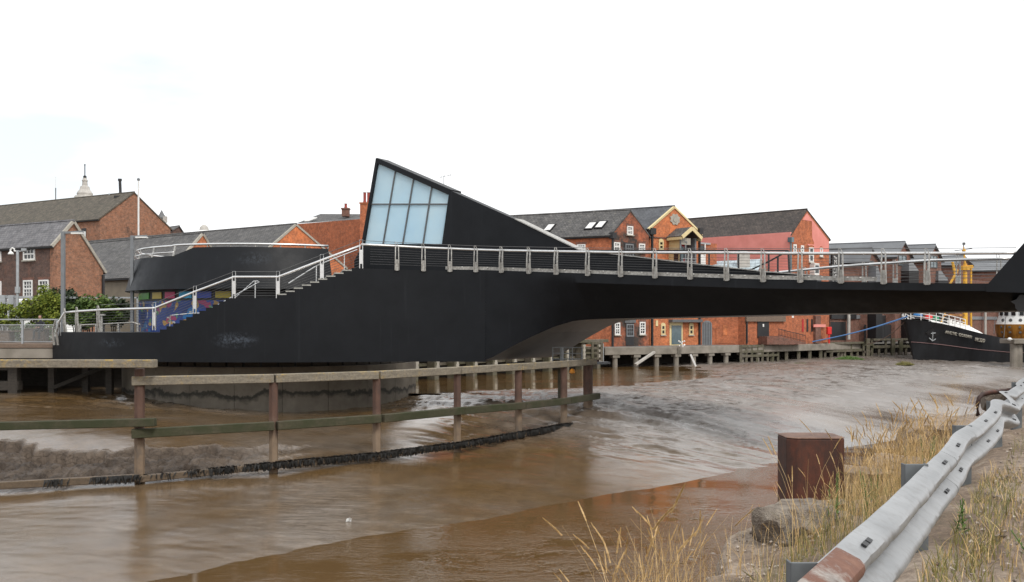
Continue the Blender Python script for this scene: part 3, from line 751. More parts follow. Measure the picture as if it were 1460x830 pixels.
# smooth the front curve
_xs = np.linspace(75, 692, 210); _yd = np.interp(_xs, _hx, _hd)
_k = np.ones(13) / 13; _yp = np.concatenate([np.full(6, _yd[0]) + np.arange(-6, 0) * (_yd[0] - _yd[1]) * -1, _yd, np.full(6, _yd[-1]) + np.arange(1, 7) * (_yd[-1] - _yd[-2])])
_yd = np.convolve(_yp, _k, 'valid')
def fd(px): return float(np.interp(px, _xs, _yd)) 
def fp(px, y): return P(px, y, fd(px))
def fnorm(px):
    a = P2(px - 4, fd(px - 4)); b = P2(px + 4, fd(px + 4)); d = (b - a).normalized(); return V(-d.y, d.x)   # away from camera
HB = -.25
ZL0, ZL1, ZL2, ZL3 = .62, 1.22, 2.93, 4.45
# step edges along the front curve
def flight(p0, p1, z0, z1, n):
    return [(p0 + (p1 - p0) * i / n, z0 + (z1 - z0) * (i + 1) / n) for i in range(n)]
steps = [(75, ZL0)] + flight(79, 91, ZL0, ZL1, 3) + flight(228, 331, ZL1, ZL2, 11) + flight(397, 513, ZL2, ZL3, 10) + [(692, 4.30)]
edges_px = [75] + [s[0] for s in steps[1:]]
prof = []                                             # (px, z) stepped outline
for i, (px, z) in enumerate(steps[:-1]):
    nx = steps[i + 1][0]
    k = max(1, int((nx - px) / 10))
    ze = 4.30 if nx == 692 else z
    for j in range(k + 1): prof.append((px + (nx - px) * j / k, z + (ze - z) * j / k))
hw = MB()
rings = []
for px, z in prof:
    b = P2(px, fd(px)); n = fnorm(px) * 3.2
    rings.append([v3(b, HB), v3(b, z), v3(b + n, z), v3(b + n, HB)])
hw.loft(rings)
hub = hw.build('hub_wall', M['black'], bridge, smooth='angle')
tr = MB()
for (px, z), (p1, _) in list(zip(steps, steps[1:]))[1:]:
    if p1 - px > 20 or px < 390: continue
    a, b = P2(px - 1.2, fd(px)), P2(p1, fd(p1)); n1, n2 = fnorm(px), fnorm(p1)
    tr.prism([v3(a - n1 * .02, z + .004), v3(b - n2 * .02, z + .004), v3(b + n2 * 2.7, z + .004), v3(a + n1 * 2.7, z + .004)], (0, 0, .06))
tr.build('stair_treads', M['tread'], bridge)

# span loft
def deck_z(t):
    return float(np.interp(t, [0, 4, 13.1, 18, 24.6, 27, 40], [4.47, 4.3, 3.78, 3.5, 3.24, 3.17, 3.0]))
def far_z(t): return float(np.interp(t, [0, 10, 17, 22, 30], [2.3, 2.6, 2.95, 3.15, 3.15]))
def fasc(t): return float(np.interp(t, [0, 1, 6, 30], [1.6, .9, .42, .26]))
def inset(t): return 1.5 * float(sstep(3.6, 11, np.array(float(t))))
kx = [604, 650, 690, 703, 730, 758, 790, 818, 840, 870, 1180, 1320, 1450, 1700]
ky = [515, 515, 514.5, 509, 494, 480, 466, 457.5, 455.5, 454.5, 447, 445, 443, 440]
BW = 7.6
rings = []
for t in np.concatenate([np.linspace(0, 12, 40), np.linspace(12.6, 34, 24)]):
    q = Q0 + BD * t; i = inset(t); kp = q + BN * i
    px = 730 + kp.x / kp.y * F
    kz = max(HB, gz(float(np.interp(px, kx, ky)), kp.y)); kz = min(kz, 2.2)
    zn, zf = deck_z(t), far_z(t)
    rings.append([v3(q, zn), v3(q, zn - fasc(t)), v3(kp, kz), v3(q + BN * (BW - .6 - i * .6), kz), v3(q + BN * BW, zf - .45), v3(q + BN * BW, zf), v3(q + BN * 3.6, zf), v3(q + BN * 3.2, zn)])
M['soffit'] = simple('soffit_baked_sky_light', (.16, .158, .155), .45, col2=(.125, .123, .12), scale=1.2, bmp=.1)  # greyer than the black hull: glancing sky light is put into its colour
sp = MB(); sp.loft(rings)
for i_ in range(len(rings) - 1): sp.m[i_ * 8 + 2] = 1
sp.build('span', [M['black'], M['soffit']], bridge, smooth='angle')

def Qp(px, off=0.0):
    A = Q0 + BN * off; t = line_at(px, A, BD); return t, A + BD * t
# glazed fin: tower and spine, drawn in the plane 3 m behind the near edge
SO = 3.1
def sp3(px, y):
    t, p = Qp(px, SO); return V(p.x, p.y, gz(y, p.y))
spine = MB()
body = [(640, 276), (643, 272), (690, 293), (735, 313), (780, 335), (826, 357), (900, 366), (1000, 378), (1090, 388), (1165, 394), (1165, 402), (505, 404), (505, 372), (515, 352), (515, 348), (630, 348)]
spine.prism([sp3(*b) for b in body], v3(BN * .7, 0))
spine.build('fin', M['black'], bridge)
fr = MB()
fr.prism([sp3(514.5, 350), sp3(535.5, 226), sp3(539, 228), sp3(518.5, 350)], v3(BN * 1.0, 0))
fr.prism([sp3(535, 226), sp3(537.5, 225), sp3(643, 270.5), sp3(640, 278), sp3(538.5, 233)], v3(BN * 1.0, 0))
fr.build('tower_frame', M['black'], bridge, bevel=.01)
cap = MB()
tops = [(735, 312.5), (780, 334.5), (826, 356.5), (900, 365.5), (1000, 377.5), (1090, 387.5), (1165, 393.5)]
for a, b in zip(tops, tops[1:]):
    A_, B_ = sp3(*a), sp3(*b); o = v3(BN * .35, .012)
    cap.bar(A_ + o, B_ + o, .86, .05)
cap.build('fin_capping', M['post_steel'], bridge)
bt = [518.5, 545, 573, 602, 630.5]; tp = [(538.2, 233), (562.5, 244), (588.5, 255), (614.5, 266), (640, 277)]
def lerp(a, b, t): return (a[0] + (b[0] - a[0]) * t, a[1] + (b[1] - a[1]) * t)
def at_y(i, y):
    t = (348 - y) / (348 - tp[i][1]); return lerp((bt[i], 348), tp[i], t)
for i in range(4):
    for lo, hi in ((True, False), (False, True)):
        if lo: c = [(bt[i], 348), (bt[i + 1], 348), at_y(i + 1, 291.3), at_y(i, 291.3)]
        else: c = [at_y(i, 290.7), at_y(i + 1, 290.7), tp[i + 1], tp[i]]
        g = MB(); g.prism([sp3(*q_) + v3(BN * .12, 0) for q_ in c], v3(BN * .04, 0))
        g.build('glass_pane', M['opal'], bridge)
mu = MB()
for i in range(1, 4): mu.bar(sp3(bt[i], 348) + v3(BN * .08, 0), sp3(*tp[i]) + v3(BN * .08, 0), .07, .07, up=v3(BN, 0))
mu.bar(sp3(*at_y(0, 291)) + v3(BN * .085, 0), sp3(*at_y(4, 291)) + v3(BN * .085, 0), .07, .08, up=v3(BN, 0))
mu.build('mullions', M['lead'], bridge)

# near railing of the span
post_px = [566, 604, 642, 679, 715, 754, 793, 838, 885, 934, 984, 1036, 1088, 1141, 1199, 1260, 1322]
rail_y = ([515, 560, 604, 642, 679, 715, 793, 885, 1036, 1141, 1322, 1440], [350, 352, 354.5, 356, 357.5, 358.5, 360, 361.5, 362, 363, 363, 362.5])
def near_xy(px, off=-.06):
    if px < 690: b = P2(px, fd(px)); return b + fnorm(px) * off
    t, p = Qp(px, off); return p
def near_deck(px):
    if px < 690: return float(np.interp(px, [513, 690], [4.45, 4.31]))
    return deck_z(Qp(px)[0])
def rail_pt(px, dz=0.0, off=-.06):
    p = near_xy(px, off); return V(p.x, p.y, gz(float(np.interp(px, *rail_y)), p.y) + dz)
def blade_post(base, top, along, out, name='railing_post', h_hoop=.22, w=.092):
    """pair of slim tapered plates joined by a hoop above the handrail"""
    mb = MB(); al = V(along.x, along.y, 0); H = top - base
    for s in (-1, 1):
        for k in range(4):
            t0, t1 = k / 4, (k + 1) / 4
            bow = lambda t: -out3(out) * (.05 * math.sin(math.pi * t) )
            p = base + H * t0 + bow(t0) + al * s * w * (1 - .2 * t0); q_ = base + H * t1 + bow(t1) + al * s * w * (1 - .2 * t1)
            mb.bar(p, q_, .09 - .03 * t0, .048, up=al)
        p = top + al * s * w * .8; q_ = top + V(0, 0, h_hoop) + al * s * w * .45 - al * .05
        mb.bar(p, q_, .05, .022, up=al)
    mb.bar(top + V(0, 0, h_hoop) + al * (w * .45 - .05), top + V(0, 0, h_hoop) - al * (w * .45 + .05), .05, .022)
    mid = base + H * .22
    mb.obox(mid, al, Z, V(out.x, out.y, 0), w * .9, H.length * .24, .012)
    mb.build(name, M['post_steel'], bridge)
def out3(o): return V(o.x, o.y, 0)
for px in post_px:
    if px < 690: al = (P2(px + 4, fd(px + 4)) - P2(px - 4, fd(px - 4))).normalized(); n = fnorm(px)
    else: al, n = BD, BN
    b = near_xy(px); zb = near_deck(px) - .05
    blade_post(V(b.x, b.y, zb), rail_pt(px, .02), al, n)
xs = list(np.linspace(515, 604, 8)) + list(np.linspace(615, 1449, 43))
hr = MB(); hr.tube([rail_pt(x, .045, .06) for x in xs], .062, 8); hr.build('handrail', M['steel'], bridge, smooth=True)
wr = MB()
wr.tube([rail_pt(x, .24, -.04) for x in xs], .012, 4)
for k in range(7):
    wr.tube([(lambda p, zb: V(p.x, p.y, zb + (rail_pt(x).z - zb) * (k + 1) / 8.3))(near_xy(x, .02), near_deck(x) + .10) for x in xs[1:]], .006, 4)
wr.build('railing_wires', M['wire'], bridge)
kp_ = MB(); xk = [x for x in xs if 628 < x < 1262]
for a, b in zip(xk, xk[1:]):
    p, q_ = near_xy(a, .14), near_xy(b, .14)
    kp_.bar(V(p.x, p.y, near_deck(a) + .14), V(q_.x, q_.y, near_deck(b) + .14), .05, .17)
kb = kp_.build('kick_plate', M['post_steel'], bridge)
lm = MB()
for px in np.linspace(640, 1245, 34):
    p = near_xy(float(px), .10); lm.obox((p.x, p.y, near_deck(px) + .19), (1, 0, 0), (0, 1, 0), Z, .035, .035, .02)
lm.build('deck_studs', M['white_paint'], bridge)

# stair railing along the hub edge
sr_x = [92, 110, 141, 219, 277, 333, 396, 459, 515]
sr_y = [445.5, 444, 442, 439.5, 416, 395, 395, 371, 350]
sr_b = [473, 473, 472, 470, 446, 425, 425, 402, 382]
def sr(px, dz=0, off=.08):
    b = P2(px, fd(px)) + fnorm(px) * off
    return V(b.x, b.y, gz(float(np.interp(px, sr_x, sr_y)), b.y) + dz)
xs2 = [92, 100, 110, 125, 141, 180, 219, 248, 277, 305, 333, 365, 396, 428, 459, 487, 515]
hr2 = MB(); hr2.tube([sr(x) for x in xs2], .06, 8); hr2.build('handrail', M['steel'], bridge, smooth=True)
wr2 = MB(); wr2.tube([sr(x, .26) for x in [141, 219, 277, 333, 396, 459, 515]], .014, 4)
for k in range(7):
    pts = []
    for x in xs2:
        p = sr(x, 0, .1); zb = float(np.interp(x, sr_x, [gz(y, fd(q_)) for y, q_ in zip(sr_b, sr_x)])) + .12
        pts.append(V(p.x, p.y, zb + (p.z - zb) * k / 7.2))
    wr2.tube(pts, .008, 4)
wr2.build('railing_wires', M['wire'], bridge)
for i, px in enumerate(sr_x):
    al = (P2(px + 4, fd(px + 4)) - P2(px - 4, fd(px - 4))).normalized(); n = fnorm(px)
    zb = gz(sr_b[i], fd(px)) - .03
    b = P2(px, fd(px)) + n * .06
    if px > 200:
        mb = MB(); t_ = sr(px, .02, .06)
        for s in (-1, 1): mb.bar(V(b.x, b.y, zb) + out3(al) * s * .075, t_ + out3(al) * s * .075, .08, .035, up=out3(al))
        mb.obox((V(b.x, b.y, zb) + t_) / 2, out3(al), Z, out3(n), .06, (t_.z - zb) / 2 * .6, .012)
        mb.tube([t_ + out3(al) * .08, t_ + out3(al) * .08 + Z * .26, t_ - out3(al) * .08 + Z * .26, t_ - out3(al) * .08], .012, 4)
        mb.build('railing_post', M['steel'], bridge)
    else:
        blade_post(V(b.x, b.y, zb), sr(px, .02, .06) - out3(al) * .12, al, n, h_hoop=.2)
# leaning blade at the foot of the steps
mb = MB(); b0, t0 = P(80, 492, 53.4), P(79, 457, 53.2)
for s in (-.1, .1):
    mb.bar(b0 + V(s, 0, 0), (b0 + t0) / 2 + V(s - .06, 0, 0), .12, .05); mb.bar((b0 + t0) / 2 + V(s - .06, 0, 0), t0 + V(s * 1.2 + .12, 0, 0), .1, .04)
mb.build('railing_post', M['post_steel'], bridge)
mb = MB(); mb.tube([P(82, 461, 53.2), P(92, 445.5, fd(92) + .1)], .045, 6); mb.build('handrail', M['steel'], bridge)
# inner handrails on the flights
def inner(path, posts, off=2.3):
    mb = MB(); pts = []
    for px, y in path:
        b = P2(px, fd(px) ) + fnorm(px) * off; pts.append(V(b.x, b.y, gz(y, b.y)))
    mb.tube(pts, .03, 6)
    for px, y, yb in posts:
        b = P2(px, fd(px)) + fnorm(px) * off; mb.tube([V(b.x, b.y, gz(yb, b.y)), V(b.x, b.y, gz(y, b.y))], .028, 6)
    mb.build('inner_handrail', M['steel'], bridge)
inner([(198, 468), (199, 450), (240, 447), (270, 446), (276, 447), (280, 447), (345, 401), (353, 401)], [(245, 447, 462), (256, 447, 458), (303, 430, 440), (348, 401, 425)])
inner([(285, 440), (322, 421), (362, 402)], [(322, 421, 432)], 1.2)
inner([(400, 404), (450, 379), (478, 369), (512, 356)], [(450, 379, 405), (494, 362, 385)], 2.0)
# low railing on the far side of the entrance deck
mb = MB(); pts = [P(113, 466, 57), P(116, 463.5, 57), P(190, 460, 57), P(200, 463, 57)]
mb.tube(pts, .05, 6)
for px in (115, 137, 169, 197): mb.bar(P(px, 478, 57), P(px, 461.5, 57), .12, .08)
mb.tube([P(145, 474, 56), P(145, 450, 56)], .06, 6); mb.obox(P(145, 449, 56), (1, 0, 0), (0, 1, 0), Z, .2, .1, .05)
mb.build('side_railing', M['post_steel'], bridge)

# upper drum on the hub
DC = V(-15.0, 62.2)
def ring_pt(a, r, z): return V(DC.x + r * math.sin(a), DC.y - r * math.cos(a), z)
def ang_at(px, r):
    best = None
    for k in range(-1800, 1800):
        a = k * math.pi / 1800; p = ring_pt(a, r, 0)
        if abs(a) < 1.75:
            e = abs(730 + p.x / p.y * F - px)
            if best is None or e < best[0] - 1e-6: best = (e, a)
    return best[1]
RB, RT = 8.55, 7.9
aL, aR = -2.2, ang_at(468, RT)
a250, a276 = ang_at(250, RT), ang_at(277, RT)
def wall_top(a):
    if a <= a250: return 5.42
    if a >= a276: return 5.86
    return 5.42 + (5.86 - 5.42) * (a - a250) / (a276 - a250)
As = sorted(list(np.linspace(aL, aR, 70)) + [a250, a276])
dr = MB(); rg = []
for a in As:
    zt = wall_top(a); k = (5.86 - zt) / 2.3
    rg.append([ring_pt(a, RB, 3.56), ring_pt(a, RT + (RB - RT) * k, zt), ring_pt(a, RT + (RB - RT) * k - .2, zt), ring_pt(a, RB - .45, 3.56)])
dr.loft(rg); dr.build('drum_wall', M['black'], bridge, smooth='angle')
fl = MB(); fl.loft([[ring_pt(a, RB - .4, 3.58) for a in np.linspace(-math.pi, math.pi, 40)[:-1]], [ring_pt(a, RB - .4, 3.75) for a in np.linspace(-math.pi, math.pi, 40)[:-1]]])
fl.build('drum_floor', M['black'], bridge)
lw = MB(); rg = [[ring_pt(a, 7.75, 1.1), ring_pt(a, 7.75, 3.57), ring_pt(a, 7.4, 3.57), ring_pt(a, 7.4, 1.1)] for a in np.linspace(aL, aR, 50)]
lw.loft(rg); lw.build('drum_base', M['black_trim'], bridge, smooth='angle')
hf = MB(); hf.loft([[ring_pt(a, 8.2, -.2) for a in np.linspace(-math.pi, math.pi, 40)[:-1]], [ring_pt(a, 8.2, 1.12) for a in np.linspace(-math.pi, math.pi, 40)[:-1]]])
hf.build('hub_floor', M['black'], bridge)
rl = MB(); rl.tube([ring_pt(a, RT - .02, 6.02 if a > a250 - .02 else 5.98) for a in np.linspace(-1.9, aR, 60)], .06, 8)
rl.tube([ring_pt(a, RT + .1, 5.62) for a in np.linspace(-1.9, a250, 24)], .04, 6)
rl.build('drum_handrail', M['steel'], bridge, smooth=True)
for a in list(np.linspace(-1.9, a250, 7)):
    ps = MB(); ps.bar(ring_pt(a, RT + .15, 5.4), ring_pt(a, RT, 6.0), .12, .05); ps.build('drum_post', M['post_steel'], bridge)
for a in np.linspace(a276 + .1, aR, 6):
    ps = MB(); ps.bar(ring_pt(a, RT - .05, 5.8), ring_pt(a, RT - .02, 6.0), .06, .05); ps.build('drum_post', M['post_steel'], bridge)
# coloured lights band and mural wall under the drum
cols = [((192, 203), (.5, .42, .36)), ((205, 213), (.10, .42, .06)), ((216, 231), (.55, .40, .03)), ((234, 250), (.55, .02, .13)), ((254, 274), (.02, .42, .75)), ((277, 302), (.02, .06, .42)), ((306, 330), (.5, .4, .03))]
for (p0, p1), c in cols:
    a0, a1 = ang_at(p0 + 1, 7.8), ang_at(p1 - 1, 7.8); mb = MB()
    mb.loft([[ring_pt(a, 7.80, 3.08), ring_pt(a, 7.80, 3.44), ring_pt(a, 7.76, 3.44), ring_pt(a, 7.76, 3.08)] for a in np.linspace(a0, a1, 5)])
    mb.build('colour_panel', simple('panel_%d' % p0, c, .35, col2=tuple(x * .9 for x in c)), bridge)
def mural():
    m, t, b = mat('mural_paint')
    co = N('ShaderNodeTexCoord', t); mpn = N('ShaderNodeMapping', t); mpn.inputs['Scale'].default_value = (1, 1, 1); t.links.new(co.outputs['Object'], mpn.inputs[0])
    c = ramp(t, noise(t, .8, 3, vec=mpn.outputs[0]), [(.3, (.010, .025, .11)), (.7, (.02, .065, .30))])
    for s, lo, cc in ((1.1, .63, (.015, .14, .36)), (1.3, .69, (.45, .26, .03)), (1.5, .70, (.35, .03, .1)), (1.9, .71, (.08, .25, .1)), (2.6, .73, (.5, .5, .46))):
        n_ = noise(t, s, 1, .3, sc=(1, 1.3, 1.4))
        c = mixc(t, ramp(t, n_, [(lo - .04, (0, 0, 0)), (lo - .02, (.85,) * 3)]), c, cc)
    t.links.new(c, b.inputs['Base Color']); b.inputs['Roughness'].default_value = .4
    return m
mb = MB(); a0, a1 = ang_at(196, 7.8), .1
mb.loft([[ring_pt(a, 7.80, 1.12), ring_pt(a, 7.80, 2.95), ring_pt(a, 7.76, 2.95), ring_pt(a, 7.76, 1.12)] for a in np.linspace(a0, a1, 24)])
mb.build('mural_wall', mural(), bridge)
# far railing
def far_pt(px, y, off=BW - .1):
    t, p = Qp(px, off); return V(p.x, p.y, gz(y, p.y))
fx, fy = [1085, 1200, 1330, 1440], [391, 379.5, 371, 368.5]
mb = MB(); mb.tube([far_pt(x, float(np.interp(x, fx, fy))) for x in np.linspace(1085, 1440, 20)], .065, 8); mb.build('handrail', M['steel'], bridge, smooth=True)
for px in (1108, 1148, 1190, 1232, 1276, 1320, 1366, 1424):
    t, p = Qp(px, BW - .1); y = float(np.interp(px, fx, fy)); tp_ = V(p.x, p.y, gz(y, p.y))
    blade_post(V(p.x, p.y, max(far_z(t) - .1, tp_.z - 1.35)), tp_, BD, -BN, h_hoop=.12 if px < 1300 else .2)
wf = MB()
for k in range(6):
    wf.tube([(lambda q_: V(q_.x, q_.y, q_.z - .17 * (k + 1)))(far_pt(x, float(np.interp(x, fx, fy)))) for x in np.linspace(1110, 1440, 16)], .008, 4)
wf.build('railing_wires', M['wire'], bridge)
# dark rail along the fin
mb = MB()
df = lambda px, y: far_pt(px, y, 4.2)
mb.tube([df(836, 357), df(1000, 357), df(1124, 357.5)], .04, 6); mb.tube([df(1124, 357.5), df(1098, 372), df(1068, 386)], .04, 6)
mb.tube([df(1124, 357.5), df(1126, 395)], .05, 6)
for px, yb in ((905, 368), (970, 376), (1011, 381), (1053, 386), (1096, 390), (1109, 392)):
    mb.tube([df(px, 357.3 if px < 1100 else 366), df(px, yb)], .045, 6)
mb.build('fin_handrail', M['black_trim'], bridge)
# raised end wall at the nose of the span
nose = [(1406, 406), (1409, 404.5), (1462, 344), (1500, 300), (1560, 262), (1700, 250), (1700, 424), (1406, 416)]
mb = MB(); mb.prism([(lambda tp_: V(tp_[1].x, tp_[1].y, gz(y, tp_[1].y)))(Qp(px, -.03)) for px, y in nose], v3(BN * .35, 0)); mb.build('end_wall', M['black'], bridge)
mb = MB(); mb.prism([(lambda tp_: V(tp_[1].x, tp_[1].y, gz(y, tp_[1].y)))(Qp(px, .3)) for px, y in [(1441, 430), (1449, 427), (1456, 418), (1700, 418), (1700, 452), (1452, 444), (1448, 440), (1447, 434)]], v3(BN * 4.5, 0)); mb.build('nose_bearing', M['black_trim'], bridge)

# pier below the hub
pier = thing('bridge_pier', (-14.5, 60.6, -4), 'round concrete pier of stained panels under the black bridge hub', 'bridge pier')
def pier_mat():
    m, t, b = mat('pier_concrete')
    c = ramp(t, noise(t, .9, 6, .65), [(.3, (.115, .098, .075)), (.7, (.20, .175, .14))])
    g = N('ShaderNodeNewGeometry', t); sx = N('ShaderNodeSeparateXYZ', t); t.links.new(g.outputs['Position'], sx.inputs[0])
    ma = N('ShaderNodeMath', t, operation='MULTIPLY_ADD'); t.links.new(noise(t, .55, 5, .7), ma.inputs[0]); ma.inputs[1].default_value = 1.5; t.links.new(sx.outputs['Z'], ma.inputs[2])
    line = ramp(t, ma.outputs[0], [(0, 0.0), (1, 1.0)])
    mr = N('ShaderNodeMapRange', t); t.links.new(ma.outputs[0], mr.inputs[0]); mr.inputs[1].default_value = -1.6; mr.inputs[2].default_value = -.9
    band = ramp(t, mr.outputs[0], [(.0, (0, 0, 0)), (.35, (.9,) * 3), (.5, (.85,) * 3), (.62, (0, 0, 0))])
    c = mixc(t, band, c, (.02, .019, .015))
    t.links.new(c, b.inputs['Base Color']); b.inputs['Roughness'].default_value = .85
    bump(t, b, noise(t, 5, 5), .4, .02)
    return m
pm = pier_mat()
pc = V(-14.5, 60.6)
def pr(a, r, z): return V(pc.x + r * math.sin(a), pc.y - r * math.cos(a), z)
npan = 22
for k in range(npan):
    a0, a1 = 2 * math.pi * k / npan + .0012, 2 * math.pi * (k + 1) / npan - .0012
    mb = MB(); mb.loft([[pr(a, 8.62, -4.4), pr(a, 8.62, -.62), pr(a, 8.2, -.62), pr(a, 8.2, -4.4)] for a in np.linspace(a0, a1, 4)])
    mb.build('concrete_panel', pm, pier)
mb = MB(); mb.loft([[pr(a, 8.3, z) for a in np.linspace(0, 2 * math.pi, 49)[:-1]] for z in (-4.4, -.3)]); mb.build('pier_core', M['black_trim'], pier)
mb = MB()
for k in range(60):
    a = 2 * math.pi * k / 60; mb.obox(pr(a, 8.35, -.46), (math.cos(a), math.sin(a), 0), (math.sin(a), -math.cos(a), 0), Z, .38, .12, .13)
mb.build('bearing_blocks', M['timber_dark'], pier)

# =================================================================== TIMBER FENDER
fender = thing('timber_fender', (-12.5, 33.5, -4), 'long timber fender on rusty piles standing in the mud in front of the black bridge', 'fender')
PL = [(199, 33.5), (390, 35), (537, 37.3), (652, 41), (739, 44.4), (804, 47.7), (840, 50.2)]
ZT = -.42
pts2 = [P2(px, d) for px, d in PL]
def sheathe(p0, p1, z, hh, ww, m, name, ext0=0, ext1=0, fwd=0.0):
    d = (p1 - p0).normalized(); n = V(d.y, -d.x)
    a, b = p0 - d * ext0 + n * fwd, p1 + d * ext1 + n * fwd
    mb = MB(); mb.bar(v3(a, z), v3(b, z), ww, hh)
    return mb.build(name, m, fender, bevel=.02)
for i, (px, d) in enumerate(PL[:6]):
    p = pts2[i]; w_ = .165 if i else .175
    mb = MB(); top = ZT + .02 if i else .15
    nn = 6 if i < 4 else 12
    mb.loft([[V(p.x + r * math.cos(2 * math.pi * (j + .5) / nn), p.y + r * math.sin(2 * math.pi * (j + .5) / nn), z) for j in range(nn)] for z, r in ((-4.6, w_), (-2, w_ * 1.02), (top, w_))])
    mb.build('pile', M['fender_pile'], fender, bevel=.02)
for (dx, dy) in ((.3, .1),):
    p = pts2[6] + V(dx - .35, dy); mb = MB()
    mb.tube([v3(p, -3.4), v3(p, ZT)], .24, 12); mb.build('pile', M['fender_pile'], fender)
p = pts2[6] + V(-1.2, 3.2); mb = MB(); mb.bar(v3(p, -3.2), v3(p, ZT), .45, .45); mb.build('pile', M['timber_quay'], fender)
mid_z = lambda px, y, d: gz(y, d)
for i in range(6):
    a, b = pts2[i], pts2[i + 1]
    e0 = .25 if i == 0 else -.008; e1 = .45 if i == 5 else -.008
    sheathe(a, b, ZT + .16 - .0 * i, .30, .36, M['timber_pale'], 'top_rail', e0, e1, .05)
    zm = [gz(y, dd) for (px, dd), y in zip(PL, (617, 606, 596, 585, 578, 571, 565))]
    zl = [gz(y, dd) for (px, dd), y in zip(PL, (681, 662, 648, 633, 618, 606, 601))]
    d_ = (b - a).normalized(); n_ = V(d_.y, -d_.x)
    mb = MB(); A_ = v3(a - d_ * (e0 if i == 0 else -.008) + n_ * .30, zm[i]); B_ = v3(b + d_ * (e1 if i == 5 else -.008) + n_ * .30, zm[i + 1])
    mb.bar(A_, B_, .26, .30); mb.build('mid_rail', M['timber_green'], fender, bevel=.02)
    if i < 5:
        mb = MB(); A_ = v3(a + n_ * .30, zl[i]); B_ = v3(b + n_ * .30, zl[i + 1]); mb.bar(A_, B_, .24, .22); mb.build('low_rail', M['timber_low'], fender, bevel=.02)
        # hanging weed on the low rail
        sw = MB(); n_w = int((B_ - A_).length * 260)
        for k in range(n_w):
            t = random.random()
            if i == 0 and not (t > .38 and (math.sin(t * 23) > -.55)) and random.random() > .08: continue
            q_ = A_.lerp(B_, t) + V(random.uniform(-.15, .15), random.uniform(-.2, .06), .10)
            L = random.uniform(.08, .26); tip = q_ + V(random.uniform(-.1, .1), random.uniform(-.12, .02), random.choice((-L, -L, .05)))
            s_ = random.uniform(.02, .045)
            sw.add([q_ + V(-s_, 0, 0), q_ + V(s_, -.02, .02), tip + V(s_ * .4, -.02, 0), tip - V(s_ * .4, 0, 0)], [[0, 1, 2, 3]])
        sw.build('seaweed', M['weed'], fender, fix=False)
# left run
pL = [V(-12.4, 33.15), V(-24, 33.3)]
mb = MB(); mb.bar(V(-11.85, 33.1, .33), V(-25, 33.4, .33), .42, .27); mb.build('top_rail', M['timber_pale'], fender, bevel=.02)
mb = MB(); mb.bar(V(-11.85, 33.1, gz(602, 33.1)), V(-25, 33.4, gz(616, 33.4)), .28, .27); mb.build('mid_rail', M['timber_green'], fender, bevel=.02)
A_, B_ = V(-12.4, 33.2, gz(681, 33.2)), V(-25, 33.0, gz(712, 33)); mb = MB(); mb.bar(A_, B_, .24, .24); mb.build('low_rail', M['timber_low'], fender, bevel=.02)
sw = MB()
for k in range(420):
    c_ = random.choice((.02, .06, .1, .22, .42, .43)); t = c_ + random.gauss(0, .012)
    q_ = A_.lerp(B_, max(0, t)) + V(0, random.uniform(-.2, .06), .12); L = random.uniform(.08, .3); s_ = .035
    tip = q_ + V(random.uniform(-.1, .1), -.05, -L); sw.add([q_ + V(-s_, 0, 0), q_ + V(s_, -.02, 0), tip + V(s_ * .4, -.02, 0), tip - V(s_ * .4, 0, 0)], [[0, 1, 2, 3]])
sw.build('seaweed', M['weed'], fender, fix=False)
p = V(-24.6, 33.6); mb = MB(); mb.tube([v3(p, -4.6), v3(p, .2)], .2, 8); mb.build('pile', M['fender_pile'], fender)
# access platform with a cage at the end of the fender
mb = MB(); c0 = P2(792, 52.5); mb.obox((c0.x + .2, c0.y, -.42), (1, .5, 0), (-.5, 1, 0), Z, 2.6, .9, .06); mb.build('platform', M['grey_paint'], fender)
mb = MB()
for px, d in ((788, 52.0), (801, 52.0), (812, 53.2), (816, 52), (829, 53.2), (830, 52)):
    mb.tube([P(px, 522, d), P(px, 495.5, d)], .035 if px != 801 else .11, 6)
for y in (495.5, 504, 512):
    mb.tube([P(788, y, 52), P(830, y, 52)], .03, 6); mb.tube([P(812, y, 53.2), P(829, y, 53.2)], .03, 6)
mb.build('cage', M['galv'], fender)
mb = MB(); mb.bar(P(818, 515, 54.5), P(852, 516, 53), .25, .22); mb.build('spare_beam', M['rust'], fender)
mb = MB(); mb.lathe(P(816, 533, 49.5), [(.05, .25), (.12, .18), (.14, .05), (.05, 0)], 10); mb.build('lamp', M['orange_plastic'], fender)

# =================================================================== LEFT WHARF
wharf = thing('wharf_deck', (-27, 55, -.2), 'concrete edged promenade deck on dark timber piles left of the black bridge hub', 'wharf')
mb = MB(); mb.box(-60, -24.6, 54.0, 59.8, .34, .58); mb.build('deck_edge', M['bench'], wharf, bevel=.02)
mb = MB()
x = -60.0
while x < -24.8:
    e = min(x + 3.9, -24.6); mb.box(x + .02, e - .02, 54.05, 54.4, -.22, .33); x += 3.92
mb.build('fascia_beam', M['concrete'], wharf, bevel=.02)
mb = MB(); mb.box(-60, -6, 60.5, 61.0, -4, .02); mb.build('back_wall', M['timber_dark'], wharf)
for k, x in enumerate((-29.2, -25.8, -24.2, -22.3, -20.6, -32, -35, -38)):
    mb = MB(); y = 55.2 + (k % 3) * .7
    mb.bar(V(x, y, -4), V(x, y, .3 if x < -24.6 else -.3), .34, .34); mb.build('pile', M['timber_dark'], wharf)
mb = MB(); mb.bar(V(-25.6, 55.6, -1.9), V(-22.4, 57.2, -.4), .16, .2); mb.bar(V(-38, 55, -.75), V(-27.6, 55, -.75), .3, .3); mb.bar(V(-38, 55.1, -1.75), V(-27.2, 55.1, -1.75), .5, .5)
mb.bar(V(-27.5, 55.05, -2.2), V(-27.5, 55.05, -.1), .5, .5)
mb.build('brace', M['timber_dark'], wharf)
